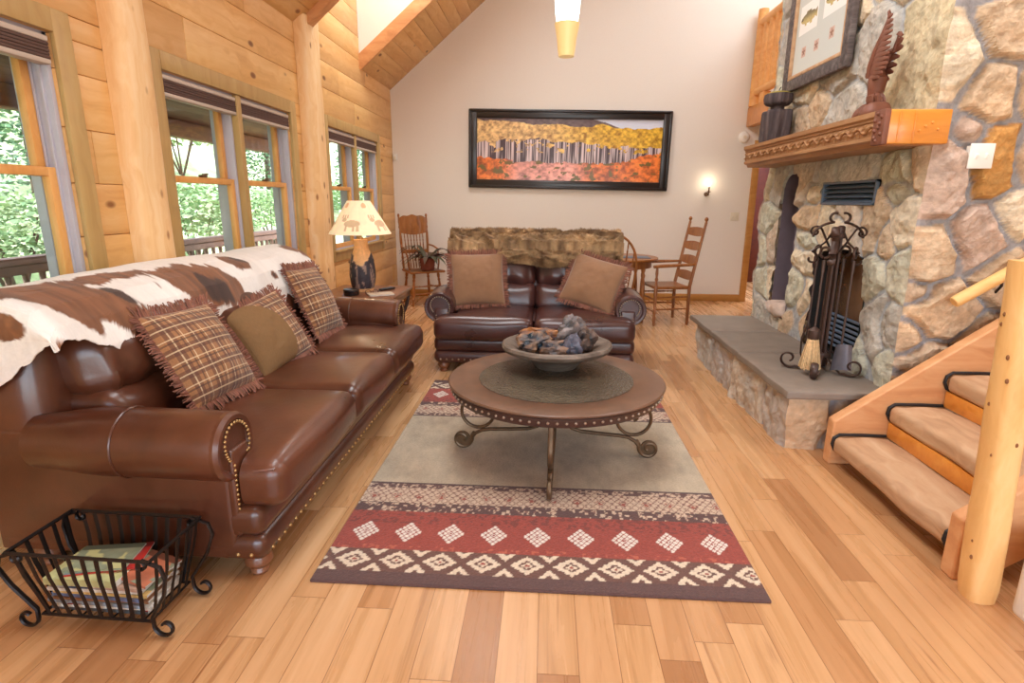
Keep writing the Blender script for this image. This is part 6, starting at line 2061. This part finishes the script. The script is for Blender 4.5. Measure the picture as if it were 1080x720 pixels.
q.build('roof_porch', M['porch'], kind='structure', sharp=None)
q = MB(); q.box((-4.7, 3.5, 2.24), (0.16, 15, 0.20), 0.02)
q.build('beam_porch', M['porch'], kind='structure')
for k, y in enumerate((6.35, 11.6)):
    t = thing('porch_post', 'dark timber porch post outside, %s' % ['between the near and middle windows', 'past the middle window'][k], 'post', (-4.7, y, -0.04))
    q = MB(); q.tube([(0, 0, 0), (0, 0, 1.0), (0, 0, 2.19)], [0.085, 0.078, 0.075], 12); q.build('post_shaft', M['porch'], t)
    for s in (-1, 1):
        q = MB(); q.tube([(0, s * 0.04, 1.65), (0, s * 0.25, 1.95), (0, s * 0.5, 2.17)], 0.045, 8); q.build('brace', M['porch'], t)
q = MB()
def hillz(x, y):
    d = -4.9 - x
    return -1.6 + 0.62 * np.clip(d, 0, 60) + 1.2 * (fbm(x * 0.12, y * 0.12, 5, 4) - 0.5) * np.clip(d / 6, 0, 1)
q.grid(80, 110, lambda u, v: (-4.6 - 60 * u ** 1.5, -25 + 75 * v, hillz(-4.6 - 60 * u ** 1.5, -25 + 75 * v)))
q.build('hill_outside', M['hill'], kind='structure', sharp=None)
def leafcloud(mb, n, shape, r2, size, pal):
    vs, fs, cs = [], [], []
    for i in range(n):
        p, nn = shape(r2)
        a = r2.uniform(0, 2 * PI); e = Vector((math.cos(a), math.sin(a), r2.uniform(-0.6, 0.6))).normalized()
        f = e.cross(Vector((r2.uniform(-1, 1), r2.uniform(-1, 1), r2.uniform(-1, 1)))).normalized()
        s = size * r2.uniform(0.6, 1.3); k = len(vs)
        vs += [tuple(p - e * s), tuple(p + f * s * 0.5), tuple(p + e * s), tuple(p - f * s * 0.5)]
        fs.append((k, k + 1, k + 2, k + 3))
        c = pal[int(r2.random() * len(pal))]; g = r2.uniform(0.75, 1.2); cs += [tuple(x * g for x in c)] * 4
    mb.add(vs, fs, cs)
def conifer(x, y, h, w, label, seed, pal):
    z = float(hillz(np.array(x), np.array(y))) - 0.1
    t = thing('conifer_tree', label, 'tree', (x, y, z), group='trees on the slope outside'); r2 = random.Random(seed)
    q = MB(); q.tube([(0, 0, 0), (0, 0, h * 0.5), (0, 0, h * 0.97)], [0.11, 0.07, 0.01], 8); q.build('trunk', M['bark'], t)
    q = MB()
    def shp(r):
        f = r.random() ** 0.8; tier = 1 - 0.35 * ((f * 9) % 1.0)
        rad = w * (1 - f) * tier * math.sqrt(r.random()) + 0.03; a = r.uniform(0, 2 * PI)
        return Vector((rad * math.cos(a), rad * math.sin(a), h * (0.10 + 0.9 * f) - 0.25 * rad)), None
    leafcloud(q, 4200, shp, r2, 0.06 * h / 4, pal); q.build('foliage', M['needle'], t, sharp=None)
def bush(x, y, r, label, seed, pal):
    z = float(hillz(np.array(x), np.array(y)))
    t = thing('shrub', label, 'shrub', (x, y, z), group='shrubs on the slope outside'); r2 = random.Random(seed)
    q = MB()
    for k in range(5): q.tube([(0, 0, -0.1), (r * .3 * math.cos(k * 1.3), r * .3 * math.sin(k * 1.3), r * .7), (r * .5 * math.cos(k * 1.3), r * .5 * math.sin(k * 1.3), r * 1.2)], [0.03, 0.02, 0.008], 6)
    q.build('stem', M['bark'], t)
    q = MB()
    def shp(rr):
        a, b = rr.uniform(0, 2 * PI), rr.uniform(-0.3, 1.0); f = rr.uniform(0.6, 1.0)
        c = math.sqrt(max(0, 1 - min(1, abs(b)) ** 2))
        return Vector((r * f * c * math.cos(a), r * f * c * math.sin(a), r * 0.75 + r * f * b * 0.8)), None
    leafcloud(q, 3200, shp, r2, 0.055 * r, pal); q.build('foliage', M['needle'], t, sharp=None)
G1 = [lin(70, 104, 70), lin(98, 132, 90), lin(130, 160, 116)]
G2 = [lin(130, 162, 106), lin(160, 186, 130), lin(190, 206, 156)]
G3 = [lin(196, 150, 110), lin(176, 160, 104), lin(150, 160, 100)]
where_near = 'beyond the near window'; where_mid = 'beyond the middle window'; where_far = 'beyond the far window'
conifer(-9.5, 19.6, 4.4, 1.5, 'dark green conifer seen through the right half of the middle window', 3, G1)
conifer(-13.5, 22.6, 5.0, 1.9, 'conifer higher on the slope behind the left half of the middle window', 4, G2)
conifer(-9.0, 9.9, 4.2, 1.5, 'dark green conifer seen through the near window', 5, G1)
conifer(-10.0, 30.0, 5.0, 1.6, 'conifer on the slope seen through the far window', 6, G1)
conifer(-15.5, 28.5, 5.5, 2.0, 'pale conifer far up the slope beyond the middle window', 7, G2)
bush(-7.3, 11.6, 1.2, 'pale green shrub past the deck rail in the left half of the middle window', 8, G2)
bush(-6.5, 11.9, 0.55, 'orange-tinged shrub just past the deck rail in the middle window', 9, G3)
bush(-10.6, 16.6, 1.7, 'wide green shrub up the slope behind the middle window', 10, G2)
bush(-7.3, 7.4, 1.0, 'pale green shrub past the deck rail in the near window', 11, G2)
bush(-7.6, 15.6, 1.0, 'light shrub past the deck rail in the right half of the middle window', 12, G2)
bush(-7.8, 23.4, 1.3, 'bushy green shrub seen through the far window', 13, G2)
bush(-12.5, 11.6, 1.8, 'big light shrub up the slope beyond the near window', 14, G2)
bush(-7.4, 3.6, 1.2, 'round shrub past the deck rail at the far left of the view outside', 15, G1)
bush(-8.6, 0.4, 1.4, 'shrub low on the slope left of the near window view', 16, G2)
conifer(-12.0, 3.0, 5.0, 1.7, 'conifer up the slope left of the near window view', 17, G1)

# ================================================================ CAMERA, LIGHT, WORLD
F_, YAW, PIT, ROL, HC = 600.0, 5.86772078e-02, 2.43473412e-01, 7.56069546e-03, 1.4
Rz = Matrix.Rotation(YAW, 3, 'Z')
fw_ = Rz @ Vector((0, math.cos(PIT), -math.sin(PIT))); rt = Rz @ Vector((1, 0, 0)); up = rt.cross(fw_)
r2_ = rt * math.cos(ROL) + up * math.sin(ROL); u2_ = up * math.cos(ROL) - rt * math.sin(ROL)
cam = bpy.data.cameras.new('camera'); co = bpy.data.objects.new('camera', cam); COL.objects.link(co)
co.matrix_world = Matrix.Translation((0, 0, HC)) @ Matrix((r2_, u2_, -fw_)).transposed().to_4x4()
cam.sensor_width = 36.0; cam.lens = F_ / 1080 * 36.0; cam.clip_start = 0.05; cam.clip_end = 300
SC.camera = co
def area(name, loc_, rot, sx, sy, e, col=(1, 1, 1)):
    l = bpy.data.lights.new(name, 'AREA'); l.shape = 'RECTANGLE'; l.size, l.size_y = sx, sy; l.energy = e; l.color = col
    o = bpy.data.objects.new(name, l); COL.objects.link(o); o.location = loc_; o.rotation_euler = rot
    return o
def point(name, loc_, e, col, r):
    l = bpy.data.lights.new(name, 'POINT'); l.energy = e; l.color = col; l.shadow_soft_size = r
    o = bpy.data.objects.new(name, l); COL.objects.link(o); o.location = loc_
    return o
# fill lamps added behind the camera and under the roof; daylight in the dormer
area('fill_rear', (1.1, YR + 0.05, 1.5), (PI / 2, 0, 0), 5.2, 2.2, 120, (0.87, 0.945, 1.0))
area('fill_roof_left', (-0.2, 2.0, roofz(-0.2) - 0.1), (0, -math.atan(SL), 0), 1.4, 2.6, 150, (0.88, 0.95, 1.0))
area('fill_roof_right', (3.2, 2.6, roofz(3.2) - 0.1), (0, math.atan(SL), 0), 1.6, 3.0, 95, (0.88, 0.95, 1.0))
area('fill_roof_far', (3.0, 7.0, roofz(3.0) - 0.1), (0, math.atan(SL), 0), 1.4, 1.8, 55, (0.9, 0.96, 1.0))
area('dormer_light', ((XL + XD) / 2, (DY0 + DY1) / 2, ZD - 0.06), (0, 0, 0), 1.6, 1.2, 75, (0.95, 0.98, 1))
area('hall_light', (3.3, 9.5, 2.3), (0, 0, 0), 1.0, 0.8, 14, (1, 0.85, 0.7))
point('lamp_bulb', (LX, LY, EZ + 0.62), 5, (1, 0.82, 0.6), 0.04)
point('sconce_bulb', (2.212, YB - 0.12, 1.66), 1.2, (1, 0.8, 0.55), 0.02)
w = bpy.data.worlds.new('sky'); SC.world = w; w.use_nodes = True
nt = w.node_tree; nt.nodes.clear()
ow = nt.nodes.new('ShaderNodeOutputWorld'); bg = nt.nodes.new('ShaderNodeBackground'); sk = nt.nodes.new('ShaderNodeTexSky')
sk.sky_type = 'NISHITA'; sk.sun_elevation = R(48); sk.sun_rotation = R(60); sk.sun_disc = False; sk.air_density = 1.0; sk.dust_density = 2.0
nt.links.new(sk.outputs[0], bg.inputs[0]); bg.inputs[1].default_value = 1.15
nt.links.new(bg.outputs[0], ow.inputs[0])
sun = bpy.data.lights.new('sun', 'SUN'); sun.energy = 5.5; sun.angle = R(1.0); so2 = bpy.data.objects.new('sun', sun); COL.objects.link(so2)
so2.rotation_euler = (R(40), R(-28), 0)
SC.view_settings.view_transform = 'Standard'; SC.view_settings.look = 'None'; SC.view_settings.exposure = 0.0; SC.view_settings.gamma = 1.0
SC.view_settings.use_curve_mapping = False
SC.cycles.use_denoising = True
SC.cycles.max_bounces = 8; SC.cycles.diffuse_bounces = 5; SC.cycles.glossy_bounces = 4; SC.cycles.transparent_max_bounces = 12
SC.cycles.sample_clamp_indirect = 8.0
SC.cycles.caustics_reflective = False; SC.cycles.caustics_refractive = False
